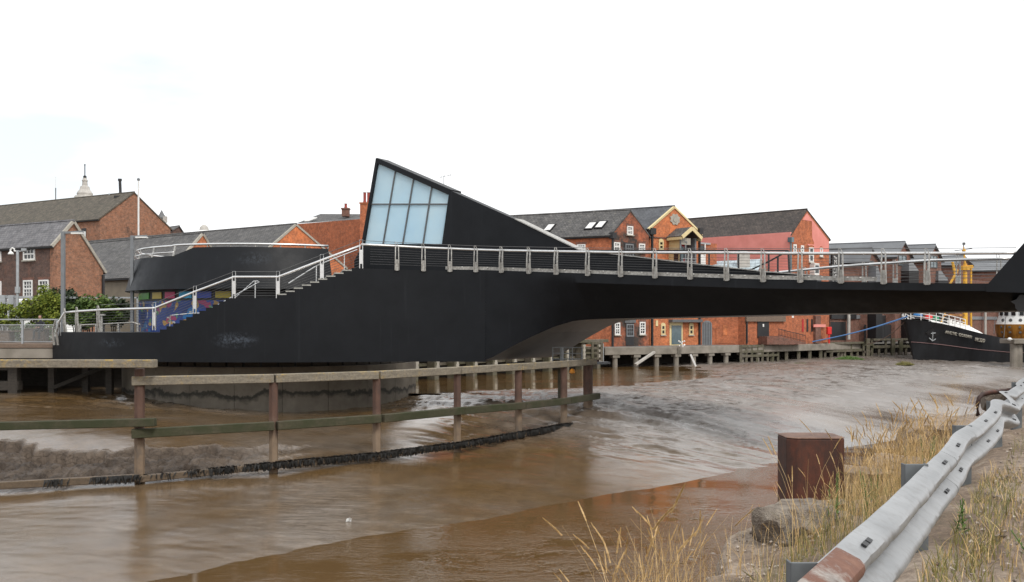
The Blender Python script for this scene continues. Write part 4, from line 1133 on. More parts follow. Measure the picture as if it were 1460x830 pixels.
fence = thing('promenade_fence', (-27, 54.2, .58), 'grey steel fence with wire mesh panels on the promenade deck edge', 'fence')
fx_ = [-35.6, -32.6, -29.62, -26.65, -24.75]
for x in [-38.5] + [a for a in fx_]:
    mb = MB(); mb.box(x - .05, x + .05, 54.18, 54.3, .584, 1.86); mb.build('post', M['galv'], fence)
mb = MB(); mb.box(-38.5, -24.7, 54.16, 54.32, 1.865, 1.93); mb.box(-38.5, -24.7, 54.2, 54.27, 1.58, 1.63); mb.box(-38.5, -24.7, 54.2, 54.27, .66, .70); mb.build('rail', M['galv'], fence)
for a, b in zip([-38.5] + fx_, fx_):
    mb = MB(); mb.box(a + .06, b - .06, 54.22, 54.24, .705, 1.575); mb.build('mesh_panel', M['mesh'], fence)
for (x0, x1, y, h, lab) in ((-33.5, -28.8, 57.0, .62, 'long brown timber bench block behind the mesh fence'), (-28.2, -27.0, 57.4, .75, 'taller short brown timber block at the bench end')):
    b = MB(); b.box(x0, x1, y, y + .7, .584, .584 + h)
    root = thing('timber_bench', (x0, y, .58), lab, 'bench', 'timber seating blocks on the promenade')
    b.build('seat_block', M['bench'], root, bevel=.03)
    c = MB(); c.box(x0 - .04, x1 + .5, y - .05, y + .75, .584 + h + .004, .584 + h + .06); c.build('seat_top', M['bench'], root, bevel=.01)

# person seated
def skin_body(name, verts, edges, rad, m, parent=None, sub=2):
    me = bpy.data.meshes.new(name); off = wloc(parent)
    me.from_pydata([Vector(v) - off for v in verts], edges, [])
    o = bpy.data.objects.new(name, me); COL.objects.link(o)
    if parent: o.parent = parent
    sk = o.modifiers.new('skin', 'SKIN'); 
    lay = me.skin_vertices[0] if len(me.skin_vertices) else None
    if lay is None:
        bm = bmesh.new(); bm.from_mesh(me); bm.verts.layers.skin.verify(); bm.to_mesh(me); bm.free(); lay = me.skin_vertices[0]
    for d, r in zip(lay.data, rad): d.radius = (r, r) if not isinstance(r, tuple) else r
    lay.data[0].use_root = True
    ss = o.modifiers.new('sub', 'SUBSURF'); ss.levels = sub; ss.render_levels = sub
    me.materials.append(m); sk.use_smooth_shade = True
    return o
px0, py0, pz0 = -26.95, 56.75, 1.18
per = thing('person', (px0, py0, .58), 'person in dark jacket and trousers sitting on the timber bench behind the mesh fence', 'person')
def pp(x, y, z): return (px0 + x, py0 + y, pz0 + z)
bv = [pp(0, .2, .1), pp(0, .2, .34), pp(.03, .14, .55), pp(.04, .1, .68), pp(.05, .06, .84),
      pp(.11, .12, .08), pp(.16, -.32, .10), pp(.17, -.34, -.34), pp(.17, -.48, -.38), pp(-.11, .12, .08), pp(-.13, -.32, .10), pp(-.13, -.34, -.34), pp(-.13, -.48, -.38),
      pp(.22, .12, .54), pp(.27, .0, .32), pp(.12, -.2, .28), pp(-.16, .14, .54), pp(-.22, .0, .32), pp(-.05, -.2, .28)]
be = [(0, 1), (1, 2), (2, 3), (3, 4), (0, 5), (5, 6), (6, 7), (7, 8), (0, 9), (9, 10), (10, 11), (11, 12), (2, 13), (13, 14), (14, 15), (2, 16), (16, 17), (17, 18)]
br_ = [(.16, .12), (.16, .11), (.14, .10), .055, .10, .085, .07, .05, .045, .085, .07, .05, .045, .065, .05, .04, .065, .05, .04]
skin_body('body', bv, be, br_, M['cloth'], per)
hd = MB(); hc = Vector(pp(.05, .04, .84))
hd.loft([[hc + V(r * .85 * math.cos(2 * math.pi * j / 12), r * math.sin(2 * math.pi * j / 12) - .01, z) for j in range(12)] for z, r in ((-.13, .045), (-.10, .07), (-.04, .095), (.03, .105), (.09, .09), (.125, .04))])
hd.obox(hc + V(0, -.11, -.02), (1, 0, 0), (0, 1, 0), Z, .015, .02, .025)
hd.build('face', M['skin'], per, smooth=True)
hd = MB(); hd.loft([[hc + V(r * .9 * math.cos(2 * math.pi * j / 12), r * math.sin(2 * math.pi * j / 12) + .015, z) for j in range(12)] for z, r in ((.0, .108), (.06, .11), (.11, .095), (.14, .045))]); hd.build('hair', M['hair'], per, smooth=True)
for sx in (.10, -.04):
    h = MB(); b0 = Vector(pp(sx, -.22, .28)); h.tube([b0 + V(0, .04, 0), b0 + V(0, -.05, -.01)], .038, 8)
    for f in range(4): h.tube([b0 + V(-.03 + .02 * f, -.05, 0), b0 + V(-.03 + .02 * f, -.1, -.01), b0 + V(-.03 + .02 * f, -.12, -.04)], .009, 5)
    h.tube([b0 + V(.035, -.01, 0), b0 + V(.055, -.05, -.02)], .011, 5); h.build('hand', M['skin'], per, smooth=True)

# shrubs behind the promenade
def shrub(name, label, c, rad, n, size, m, sd, grp='shrubs behind the promenade'):
    root = thing(name, (c[0], c[1], .1), label, 'shrub', grp)
    leaves(n, c, tuple(r_ * .84 for r_ in rad), size, seedv=sd, clumps=26).build('foliage', m, root, fix=False)
    st = MB()
    for k in range(5):
        a = k * 1.256; st.tube([V(c[0] + .1 * math.cos(a), c[1] + .1 * math.sin(a), .1), V(c[0] + rad[0] * .4 * math.cos(a), c[1] + rad[1] * .4 * math.sin(a), c[2] + rad[2] * .4)], .05, 5, .02)
    st.build('stem', M['bark'], root)
def ctr(px, py, d): p = P(px, py, d); return (p.x, p.y, p.z)
shrub('shrub', 'lime green feathery shrub left of the tall grey lamp post', ctr(57, 438, 61), (1.5, 1.1, 1.35), 5200, .085, M['leaf_lime'], 3)
shrub('shrub', 'smaller lime shrub at the far left of the promenade', ctr(8, 452, 60), (.9, .9, .8), 2000, .08, M['leaf_lime'], 4)
shrub('shrub', 'dark green shrub directly behind the tall grey lamp post', ctr(86, 438, 64), (1.2, 1.2, 1.4), 3600, .1, M['leaf_dark'], 5)
shrub('shrub', 'mid green bushy shrub between the two lamp posts', ctr(132, 443, 64), (1.7, 1.3, 1.15), 5000, .1, M['leaf_green'], 6)
shrub('shrub', 'darker green shrub beside the bridge drum', ctr(165, 444, 66), (1.1, 1.2, 1.0), 2800, .1, M['leaf_dark'], 8)
shrub('shrub', 'dense dark shrub just left of the bridge drum behind the deck rail', ctr(112, 452, 63), (1.3, .9, .8), 3600, .09, M['leaf_green'], 12)
shrub('shrub', 'low olive shrub seen through the mesh fence', ctr(50, 475, 59), (1.6, .6, .7), 2600, .08, M['leaf_green'], 9)

# vans
def van(px, d, label, py=426.5):
    c = P2(px, d); root = thing('parked_van', (c.x, c.y, .1), label, 'van', 'white vans parked behind the shrubs')
    zt = gz(py, d); H = zt - .1
    pr_ = [(-2.6, .45), (2.5, .45), (2.6, .9), (2.35, 1.25), (1.6, H - .15), (1.3, H), (-2.5, H), (-2.6, H - .15)]
    mb = MB(); mb.prism([V(c.x + a, c.y - .95, .1 + b) for a, b in pr_], (0, 1.9, 0)); mb.build('body', M['white_paint'], root, bevel=.08)
    mb = MB(); mb.prism([V(c.x + a, c.y - .96, .1 + b) for a, b in [(.5, H * .55), (2.0, H * .55), (1.55, H - .3), (.5, H - .3)]], (0, 1.92, 0)); mb.build('window', M['glass'], root)
    for wx in (-1.7, 1.7):
        for wy in (-.95, .75):
            mb = MB(); mb.tube([V(c.x + wx, c.y + wy - .02, .45), V(c.x + wx, c.y + wy + .22, .45)], .34, 14); mb.build('wheel', M['tyre'], root)
van(22, 70, 'white van parked behind the shrubs near the camera pole', 427)
van(56, 71, 'white van parked behind the lime shrub', 426.5)

# lamp posts, camera pole, grey frame fence
def lamp_post(px, d, ytop, z0, arm, label, r=.095):
    p = P2(px, d); zt = gz(ytop, d)
    root = thing('lamp_post', v3(p, z0), label, 'lamp post', 'tall grey lamp posts by the bridge')
    mb = MB(); mb.bar(v3(p, z0), v3(p, zt), r * 2, r * 2); mb.build('post', M['grey_paint'], root, bevel=.01)
    mb = MB(); mb.bar(V(p.x + r, p.y, zt - .07), V(p.x + arm, p.y, zt - .02), .14, .12); mb.build('arm', M['grey_paint'], root)
    mb = MB(); mb.obox((p.x + arm - .3, p.y, zt - .11), (1, 0, 0), (0, 1, 0), Z, .32, .14, .04); mb.build('lamp_head', M['white_paint'], root)
lamp_post(90, 54.6, 330, .6, 1.1, 'tall grey square lamp post with a short arm at the foot of the bridge steps')
lamp_post(188.5, 57.5, 336, .1, .85, 'grey square lamp post beside the black drum with a pale lamp head', .085)
cp_ = P2(25, 62); cctv = thing('camera_pole', v3(cp_, .1), 'slim grey pole with a white security camera dome and side arm', 'camera pole')
mb = MB(); mb.tube([v3(cp_, .1), v3(cp_, gz(357, 62))], .09, 8); mb.tube([v3(cp_, gz(418, 62)), v3(cp_, gz(409, 62))], .16, 8); mb.build('pole', M['galv'], cctv)
mb = MB(); mb.tube([P(25, 358.5, 62), P(35, 358, 62)], .04, 6); mb.obox(P(34, 356, 62), (1, 0, 0), (0, 1, 0), Z, .12, .1, .08); mb.build('arm', M['galv'], cctv)
mb = MB(); mb.tube([P(25, 358, 62), P(20.5, 358, 62), P(20.5, 355, 62), P(17.5, 353.5, 62), P(15, 356, 62), P(14.8, 358.5, 62)], .05, 6); mb.lathe(P(15.5, 361.5, 62), [(.17, -.05), (.17, .02), (.09, .1), (.04, .15)], 12); mb.build('camera_dome', M['white_paint'], cctv)
gf = thing('steel_frame_fence', (-33, 63, .1), 'heavy grey steel frame fence behind the shrubs at far left', 'fence')
for px in (5, 17, -8):
    p = P2(px, 63.5); mb = MB(); mb.bar(v3(p, .1), v3(p, gz(421, 63.5)), .34, .34); mb.build('post', M['galv'], gf)
mb = MB(); mb.bar(P(-20, 423.3, 63.5), P(108, 424.5, 63.5), .12, .12); mb.bar(P(-20, 432.5, 63.4), P(20, 432.5, 63.4), .1, .14); mb.build('rail', M['galv'], gf)
yf = thing('yard_fence', (-27, 68, .1), 'thin grey railing above the shrubs by the brown brick gable', 'fence')
mb = MB(); mb.bar(P(95, 424.3, 68), P(200, 424.5, 68), .1, .1); mb.build('rail', M['galv'], yf)
for px in (108, 145, 170, 196):
    p = P2(px, 68); mb = MB(); mb.bar(v3(p, .1), v3(p, gz(423.5, 68)), .1, .1); mb.build('post', M['galv'], yf)

# =================================================================== LEFT BUILDINGS
# near house, brown brick with sash windows
A, B = P2(77, 80), None
gdir = V(.4, .92).normalized(); t = line_at(147, A, gdir); B = A + gdir * t
b1, C1 = house('brick_house', 'brown brick house with six white sash windows and a long catslide gable', 'house', A, B, (-20, 11.3), .1, gz(349, 80), gz(386, B.y), 104, gz(318.5, A.y + 2.2), M['brown_brick'], M['slate_pale'], cop=M['coping'], over=.12)
Aw, Bw = A, A + V(-20, 11.3)
dk = MB(); d_, n_ = wall_frame(A, Bw); dk.prism([v3(A, .1) + d_ * .5 * (-1 if d_.x > 0 else 1) + n_ * .012, v3(Bw, .1) + n_ * .012, v3(Bw, 7.95) + n_ * .012, v3(A, 7.95) + d_ * .5 * (-1 if d_.x > 0 else 1) + n_ * .012], -n_ * .02)
dk.build('front_wall', M['dark_brick'], b1)
sash(A, Bw, (34, 353.5, 50.5, 371), b1, 3, 2); sash(A, Bw, (34, 399.5, 47, 424), b1, 3, 4); sash(A, Bw, (56, 399, 70, 423), b1, 3, 4)
sash(A, Bw, (-9, 355, 2.5, 373), b1, 3, 2); sash(A, Bw, (-10, 401, 2.5, 425), b1, 3, 4); sash(A, Bw, (-40, 402, -28, 426), b1, 3, 4)
mb = MB(); d_, n_ = wall_frame(A, B); p_ = wall_pt(146, 392, A, B); mb.tube([p_ + n_ * .1, V(p_.x, p_.y, .2) + n_ * .1], .12, 6); mb.build('downpipe', M['black_trim'], b1)

# big warehouse behind
A, B = P2(142.5, 131), P2(243, 138.5)
b2, C2 = house('brick_warehouse', 'large brown brick warehouse with a mossy tiled roof and a flue pipe', 'warehouse', A, B, (-35, 21), .1, gz(312, 131), gz(327, 138.5), 191, gz(276.5, 135), M['brown_brick'], M['slate_moss'], over=.1)
panel('window', A, A + V(-35, 21), (116.5, 325.5, 123, 340), M['black_trim'], b2, out=.03)
panel('window_frame', A, A + V(-35, 21), (119.5, 330, 122.5, 340.5), M['white_paint'], b2, out=.06, depth=.06)
mb = MB(); q_ = P(172, 283, 137); mb.tube([V(q_.x, q_.y, gz(283, q_.y)), V(q_.x - .1, q_.y, gz(257, q_.y))], .2, 8); mb.tube([V(q_.x - .1, q_.y, gz(258, q_.y)), V(q_.x - .1, q_.y, gz(255, q_.y))], .28, 8); mb.build('flue_pipe', M['black_trim'], b2)
mb = MB(); q_ = P(169, 284, 135.5); mb.obox(q_, (1, 0, 0), (0, 1, 0), Z, .45, .45, .42); mb.build('roof_vent', M['black_trim'], b2)
mb = MB()
for px in (156, 163): mb.tube([P(px, 286, 137), P(px, 276, 137)], .11, 6)
mb.build('vent_pipes', M['galv'], b2)
fp_ = thing('flag_pole', P(197, 328, 127), 'thin white pole with a ball top in front of the warehouse gable', 'pole')
mb = MB(); q_ = P2(197.5, 127); mb.tube([v3(q_, 8), v3(q_, gz(257, 127))], .11, 6); mb.build('pole', M['white_paint'], fp_)
mb = MB(); mb.lathe(v3(q_, gz(257.5, 127)), [(.05, -.05), (.2, .05), (.2, .22), (.05, .35)], 10); mb.build('ball_top', M['grey_paint'], fp_)
tag_m = thing('radio_mast', P(79, 290, 165), 'very thin mast rising behind the warehouse ridge', 'mast')
mb = MB(); q_ = P2(79.3, 165); mb.tube([v3(q_, 5), v3(q_, gz(268, 165))], .1, 5); mb.build('lower_tube', M['grey_paint'], tag_m)
mb = MB(); mb.tube([v3(q_, gz(268, 165)), v3(q_, gz(252, 165))], .05, 5); mb.build('upper_tube', M['white_paint'], tag_m)

# stone lantern tower
tw = thing('stone_tower', P(121, 462, 210), 'pale stepped stone tower top with a thin finial behind the roofs', 'tower')
tc_ = P2(121, 210); zz = lambda y: gz(y, 210)
mb = MB(); mb.lathe(v3(tc_, 0), [(2.3, .1), (2.3, zz(287))], 8); mb.build('shaft', M['stone'], tw)
mb = MB(); k = 210 / F
prf = [(14, 287), (14, 281), (13.2, 279.5), (10.5, 279), (11, 276), (9.5, 273.5), (7, 270.5), (6.3, 266.5), (3.9, 265), (3.4, 259), (4.1, 258.2), (4.1, 257), (3, 256), (2.6, 254)]
mb.lathe(v3(tc_, 0), [(r * k, zz(y)) for r, y in prf], 12); mb.build('stone_cap', M['stone'], tw, smooth='angle')
mb = MB(); mb.lathe(v3(tc_, 0), [(.15, zz(254.5)), (.36, zz(253)), (.36, zz(251.5)), (.1, zz(250))], 10); mb.tube([v3(tc_, zz(252)), v3(tc_, zz(235))], .1, 6); mb.lathe(v3(tc_, zz(236)), [(.05, -.1), (.16, .1), (.16, .2), (.05, .3)], 8); mb.build('finial', M['black_trim'], tw)
# small turret
tu = thing('roof_turret', P(231, 330, 165), 'small dark pointed turret peeping over the warehouse gable slope', 'turret')
tp2 = P2(230.5, 165); mb = MB(); mb.lathe(v3(tp2, 0), [(.75, .1), (.75, gz(311, 165))], 8); mb.build('turret_body', M['lead'], tu)
mb = MB(); mb.lathe(v3(tp2, 0), [(.85, gz(311, 165)), (.42, gz(306, 165)), (.03, gz(299.5, 165))], 8); mb.build('spire', M['lead'], tu)
mb = MB(); mb.obox(P(235.5, 313, 164), (1, 0, 0), (0, 1, 0), Z, .28, .28, .5); mb.build('pinnacle', M['stone'], tu)

# two parallel slate roofed ranges with orange gables
A, B = P2(238, 92), P2(323, 101.5)
b3, _ = house('slate_range', 'long tan rendered building with grey slate roof and a small orange brick gable', 'building', A, B, (-21, 16), .1, gz(393, 92), gz(393, 101.5), 289, gz(334, 96.7), M['clean_orange'], M['slate_grey'], cop=M['coping'], over=.06)
Ab = A + V(-21, 16)
d_, n_ = wall_frame(A, Ab); mb = MB(); mb.prism([v3(A, .1) + n_ * .015, v3(Ab, .1) + n_ * .015, v3(Ab, gz(394, 92)) + n_ * .015, v3(A, gz(394, 92)) + n_ * .015], -n_ * .03); mb.build('render', M['tan'], b3)
A, B = P2(352, 103), P2(492, 114)
b4, _ = house('slate_range', 'long brick building with grey slate roof and a wide orange brick gable', 'building', A, B, (-35, 25), .1, gz(382, 103), gz(382, 114), 422, gz(322, 108.5), M['clean_orange'], M['slate_grey'], cop=M['coping'], over=.06)
# dark roof far behind
A, B = P2(243, 185), P2(262, 189)
b5, _ = house('slate_cottage', 'dark slate roof of a small building far behind the long ranges', 'building', A, B, (-9, 9), .1, gz(331, 185), gz(334, 189), 255, gz(323, 187), M['dark_brick'], M['slate_grey'])
dm = thing('dome_roof', P(291, 330, 230), 'small white dome behind the slate ridge', 'dome')
q_ = P2(291, 230); mb = MB(); mb.lathe(v3(q_, 0), [(2, .1), (2, gz(331, 230))], 20); mb.build('drum', M['stone'], dm)
mb = MB(); k = gz(328.5, 230); mb.lathe(v3(q_, k), [(1.05 * math.cos(a), 1.32 * math.sin(a)) for a in np.linspace(0, 1.5, 8)], 20); mb.build('dome', M['stone'], dm, smooth=True)
mb = MB(); mb.lathe(v3(q_, 0), [(1.75, gz(331, 230)), (1.2, gz(329, 230)), (1.08, gz(328.3, 230))], 20); mb.build('dome_base', M['white_paint'], dm)
# big orange wall building with hip roof and chimneys
ob = thing('brick_hall', v3(P2(430, 129.2), .1), 'big plain orange brick hall with hipped slate roof and red chimney pots behind the bridge', 'building')
a, b, c, d = P2(378, 136.0), P2(545, 119.7), P2(560, 141.4), P2(380, 165.9)
mb = MB(); zt = gz(317.5, 92); mb.loft([[v3(p, .1) for p in (a, b, c, d)], [v3(a, gz(323, 136)), v3(b, gz(310, 119.7)), v3(c, gz(310, 119.7)), v3(d, gz(323, 136))]]); mb.build('wall', M['flat_brick'] if False else M['orange_brick'], ob)
mb = MB()
e1, e2 = P(422, 318.8, 132.6), P(545, 311, 121.7); r1, r2 = P(457, 305, 136.0), P(545, 305.5, 129.2); r3 = P(485, 308, 131.9)
k1, k2 = P(430, 316, 152.3), P(575, 308, 144.2)
mb.add([e1, e2, r2, r1, k1, k2], [[0, 1, 2, 3], [0, 3, 4], [3, 2, 5, 4], [1, 5, 2], [0, 4, 5, 1]]); mb.build('roof', M['slate_grey'], ob)
mb = MB(); mb.prism([P(434, 315.5, 130.8), P(441, 315, 130.8), P(452, 311, 132.2), P(445, 311.5, 132.2)], V(0, .05, .15)); mb.build('skylight', M['white_paint'], ob)
def chimney(parent, px0, px1, ytop, ybot, d, pots, py_top, m):
    x0, x1 = P2(px0, d).x, P2(px1, d).x; mb = MB(); w_ = x1 - x0
    mb.box(x0, x1, d - w_ / 2, d + w_ / 2, gz(ybot, d), gz(ytop + 2, d)); mb.box(x0 - .08, x1 + .08, d - w_ / 2 - .08, d + w_ / 2 + .08, gz(ytop + 2, d) + .002, gz(ytop, d)); st = mb.build('chimney', m, parent)
    for px in pots:
        c = P2(px, d); p_ = MB(); p_.lathe(v3(c, 0), [(.22, gz(ytop, d) + .002), (.17, gz(ytop, d) + .3), (.17, gz(py_top, d) - .06), (.23, gz(py_top, d))], 10); p_.build('chimney_pot', M['red_pot'], st)
chimney(ob, 488, 498, 297, 309, 130.5, (493,), 290.5, M['flat_brick'])
chimney(ob, 514.5, 531, 289.5, 360, 119, (520, 525.5), 274.5, M['orange_brick'])
ae = thing('tv_aerial', P(632, 280, 95), 'thin television aerial on a mast above the bridge tower', 'aerial')
q_ = P2(632.5, 95); mb = MB(); mb.tube([v3(q_, 5), v3(q_, gz(251, 95))], .03, 5); mb.build('mast', M['galv'], ae)
mb = MB(); mb.tube([P(627, 253, 95), P(643, 249.5, 95.5)], .025, 5)
for px in (629, 634, 639, 642): mb.tube([P(px, 253.5 - (px - 627) * .22 + 1, 95), P(px, 250.5 - (px - 627) * .22, 95)], .02, 4)
mb.build('antenna', M['galv'], ae)

# =================================================================== QUAYS
qa = thing('timber_quay', v3(QA[0], -2), 'old timber piled quay with toothed steel edges behind the bridge hub', 'quay')
def along(pts, step, start=0.0):
    out = []; acc = start
    for a, b in zip(pts, pts[1:]):
        L = (b - a).length; d = (b - a) / L; t = acc
        while t < L: out.append((a + d * t, d)); t += step
        acc = t - L
    return out
for i, (p, d) in enumerate(along(QA, 2.55, .4)):
    n = V(d.y, -d.x); mb = MB(); mb.bar(v3(p, -4), v3(p, -.06), .7, .55, up=V(d.x, d.y, 0)); pl = mb.build('pile', M['timber_quay'], qa, bevel=.02)
    tt = MB()
    for k in range(9):
        z = -.3 - k * .2; tt.obox(v3(p + n * .32 + d * .12, z), V(d.x, d.y, 0), V(n.x, n.y, 0), Z, .14 if k % 2 else .2, .05, .098)
    tt.build('toothed_edge', M['coping'], pl)
for a, b in zip(QA, QA[1:]):
    mb = MB(); d = (b - a).normalized(); n = V(d.y, -d.x)
    mb.bar(v3(a + n * .05, .09), v3(b + n * .05, .09), .9, .28); mb.build('cap_beam', M['timber_quay'], qa, bevel=.02)
    for z in (-.75, -1.35):
        mb = MB(); mb.bar(v3(a - n * .5, z), v3(b - n * .5, z), .2, .22); mb.build('waling', M['timber_quay'], qa)
    mb = MB(); mb.bar(v3(a - n * 2.6, -2), v3(b - n * 2.6, -2), .3, 3.9); mb.build('back_wall', M['timber_dark'], qa)
# railing / open timber frame at the right end of it
mb = MB()
for px in (800, 815, 830, 845, 858):
    mb.bar(P(px, 519, 90), P(px, 488, 90), .22, .22)
for y in (489, 496, 503, 511): mb.bar(P(796, y, 89.8), P(859, y + .5, 90.2), .14, .22)
mb.build('open_frame', M['timber_quay'], qa)
mb = MB()
for px in (856.5, 860): mb.tube([P(px, 519, 92), P(px, 490, 92)], .06, 6)
for k in range(7): mb.tube([P(856.5, 492 + k * 4, 92), P(860, 492 + k * 4, 92)], .04, 5)
mb.build('ladder', M['galv'], qa)

qb = thing('concrete_quay', v3(QB[0], -2.4), 'long weathered quay with a heavy edge beam on short piles below the brick warehouses', 'quay')
secs = [(0, 1)]
for a, b in zip(QB[:3], QB[1:4]):
    mb = MB(); mb.bar(v3(a, -.92), v3(b, -.92), .5, .72); mb.build('edge_beam', M['concrete'], qb, bevel=.03)
for a, b in zip(QB, QB[1:]):
    d = (b - a).normalized(); n = V(d.y, -d.x)
    mb = MB(); mb.bar(v3(a - n * 4, -2.5), v3(b - n * 4, -2.5), .4, 3.9); mb.build('back_wall', M['timber_dark'], qb)
for i, (p, d) in enumerate(along(QB[:4], 2.35, 1.3)):
    n = V(d.y, -d.x); mb = MB()
    if p.x < 27: mb.tube([v3(p - n * .1, -3.4), v3(p - n * .1, -1.29)], .26, 10); mb.obox(v3(p - n * .1, -1.42), (d.x, d.y, 0), (n.x, n.y, 0), Z, .38, .3, .125)
    else: mb.bar(v3(p - n * .1, -3.4), v3(p - n * .1, -1.29), .34, .34)
    mb.build('pile', M['concrete'] if p.x < 27 else M['timber_quay'], qb)
# timber facing frames
mb = MB(); a, b = P2(1056, 102.2), P2(1109, 106.0)
for k in range(8):
    p = a.lerp(b, k / 7); mb.bar(v3(p, -3), v3(p, -.5), .26, .24)
for z in (-.66, -1.2, -1.65): mb.bar(v3(a, z) - V(0, .1, 0), v3(b, z) - V(0, .1, 0), .14, .24)
mb.build('open_frame', M['timber_quay'], qb)
for (p0, d0, p1, d1, zt) in ((1176, 112.5, 1231, 117.5, -.45), (1231, 117, 1243, 118, -.7), (1243, 117.6, 1310, 122, -.1)):
    a, b = P2(p0, d0), P2(p1, d1); mb = MB(); mb.bar(v3(a, zt - .1), v3(b, zt - .1), .6, .22); mb.bar(v3(a, zt - .95), v3(b, zt - .95), .4, .32)
    n_ = int((b - a).length / 1.2)
    for k in range(n_ + 1):
        p = a.lerp(b, k / max(1, n_)); mb.bar(v3(p, -3), v3(p, zt - 1.1), .26, .26)
        if k % 2 == 0: mb.bar(v3(p, zt - .8), v3(p, zt - .2), .22, .22)
    mb.build('timber_facing', M['timber_quay'], qb)
for px, d in ((1237, 117), (1273, 119), (1284, 120)):
    p = P2(px, d); mb = MB(); mb.bar(v3(p, -3), v3(p, -.05), .42, .42); mb.build('fender_post', M['timber_quay'], qb)
# drift timber and scrap on the mud
def scrap(name, label, cat, a, b, w_, m, h=None):
    mb = MB(); mb.bar(a, b, w_, h or w_); o = mb.build(name, m, None, bevel=.01); return tag(o, label, cat)
scrap('drift_plank', 'pale plank leaning on the quay piles below the first brick warehouse', 'plank', P(906, 520, 94), P(933, 502, 95.5), .3, M['stone'], .2)
t_ = scrap('bent_pole', 'thin white bent pole standing in the mud before the quay', 'pole', P(984.5, 505.5, 86), P(992, 522.5, 86), .16, M['litter'])
for i, (px, y, d, lab) in enumerate(((695, 544, 66, 'white scrap on the wet mud left of the second rusty pile'), (712, 532.5, 75, 'white scrap in the brown pool, farthest of the three'), (755, 551, 62, 'white scrap on the mud right of the fourth fender pile'), (985, 537, 78, 'white scrap at the near edge of the flat wet mud'), (499, 679, 29, 'white can lying on the brown mud below the fender'), (1098, 514.5, 101, 'white scrap on mud by the open timber frame'))):
    x_, y_ = P2(px, d); z_ = float(mud_z(np.array([[x_]]), np.array([[y_]]))[0, 0])
    mb = leaves(14, (0, 0, 0), (.08, .07, .05), .06, seedv=i + 40, clumps=3); mb.v = [v + V(x_, y_, z_ + .05) for v in mb.v]
    tag(mb.build('litter_scrap', M['litter'], None, fix=False), lab, 'litter', 'white scraps on the mud')
def tuft(px, d, lab, r=.8, h=.55, n=700, m='straw_green'):
    x_, y_ = P2(px, d); z_ = float(mud_z(np.array([[x_]]), np.array([[y_]]))[0, 0]); rs = random.Random(px); mb = MB()
    for k in range(n):
        a = rs.uniform(0, 6.28); q_ = r * math.sqrt(rs.random()); p = V(x_ + q_ * math.cos(a), y_ + q_ * math.sin(a) * .7, z_ - .02)
        hh = h * (1 - (q_ / r) ** 2 * .8) * rs.uniform(.5, 1); tip = p + V(rs.gauss(0, .15), rs.gauss(0, .15), hh); s_ = .03
        mb.add([p - V(s_, 0, 0), p + V(s_, 0, 0), tip], [[0, 1, 2]])
    tag(mb.build('grass_tuft', M[m], None, fix=False), lab, 'grass tuft', 'tufts growing on the mud')
tuft(1211, 110, 'wide green tuft at the foot of the timber quay facing', 1.6, .55, 1500, 'weed_green')
tuft(1290, 100, 'small olive tuft alone on the mud before the black ship', .9, .5, 900)
tuft(1141, 99, 'sparse flat green tuft on mud near the quay piles', 1.2, .25, 300, 'weed_green')

# =================================================================== RIGHT-HAND WAREHOUSES
ZQ = -.53
BRK = M['sooty_brick']
# 1: sooty brick warehouse, gable to the quay
A, B = P2(872, 96), P2(925, 99.5)
w1, C = house('brick_warehouse', 'sooty red brick warehouse with three skylights and small white gable windows', 'warehouse', A, B, (-17, 8.1), ZQ, 10.25, 10.45, 899, gz(302, 97.8), BRK, M['slate_grey'], over=.05)
Ab = A + V(-17, 8.1)
d_, n_ = wall_frame(A, Ab); mb = MB(); mb.prism([v3(A, ZQ) + n_ * .012, v3(Ab, ZQ) + n_ * .012, v3(Ab, 10.1) + n_ * .012, v3(A, 10.1) + n_ * .012], -n_ * .02); mb.build('side_wall', M['orange_brick'], w1)
for r in ((893.5, 322.5, 902, 335), (874.5, 345.5, 883.5, 358), (910.5, 347.5, 919, 360), (876, 460, 883.5, 477.5), (911.5, 459, 919.5, 477)): sash(A, B, r, w1, 2, 4, thick=.13)
panel('door_frame', A, B, (889.5, 346, 904, 368), M['black_trim'], w1, out=.05)
sash(A, B, (891, 348, 902.5, 367), w1, 3, 3, fm=M['grey_paint'], sill=False)
panel('door', A, B, (892, 461, 903.5, 493), M['black_trim'], w1, out=.05); panel('lintel', A, B, (890, 455, 905.5, 460.5), M['lead'], w1, out=.12)
sash(A, B, (892.5, 462, 903, 480), w1, 3, 3, fm=M['grey_paint'], sill=False)
sash(A, Ab, (823, 348.5, 835, 356), w1, 3, 2); panel('window', A, Ab, (829, 478, 835, 481), M['white_paint'], w1)
pipe(A, B, 872.5, 336, 495, M['black_trim'], w1, .12)
# roof lights on the left slope
cvec = v3(C, gz(302, 97.8)); evec = v3(A, 10.25); dn = (evec - cvec).normalized(); bk = V(-17, 8.1, 0).normalized(); nr = dn.cross(bk).normalized(); nr = nr if nr.z > 0 else -nr
for px, py in ((784, 327.5), (843, 324.5), (858, 323.5)):
    best = None
    for i in range(0, 200):
        for j in range(5, 95, 3):
            q_ = cvec + bk * (i * .09) + dn * (j / 100 * (evec - cvec).length)
            e = abs(730 + q_.x / q_.y * F - px) + abs(HOR - (q_.z - EYE) / q_.y * F - py)
            if best is None or e < best[0]: best = (e, q_)
    q_ = best[1]; mb = MB(); mb.obox(q_ + nr * .24, bk, dn, nr, .42, .56, .07); o = mb.build('roof_light', M['black_trim'], w1)
    mb = MB(); mb.obox(q_ + nr * .315, bk, dn, nr, .33, .45, .012); mb.build('pane', M['white_paint'], o)
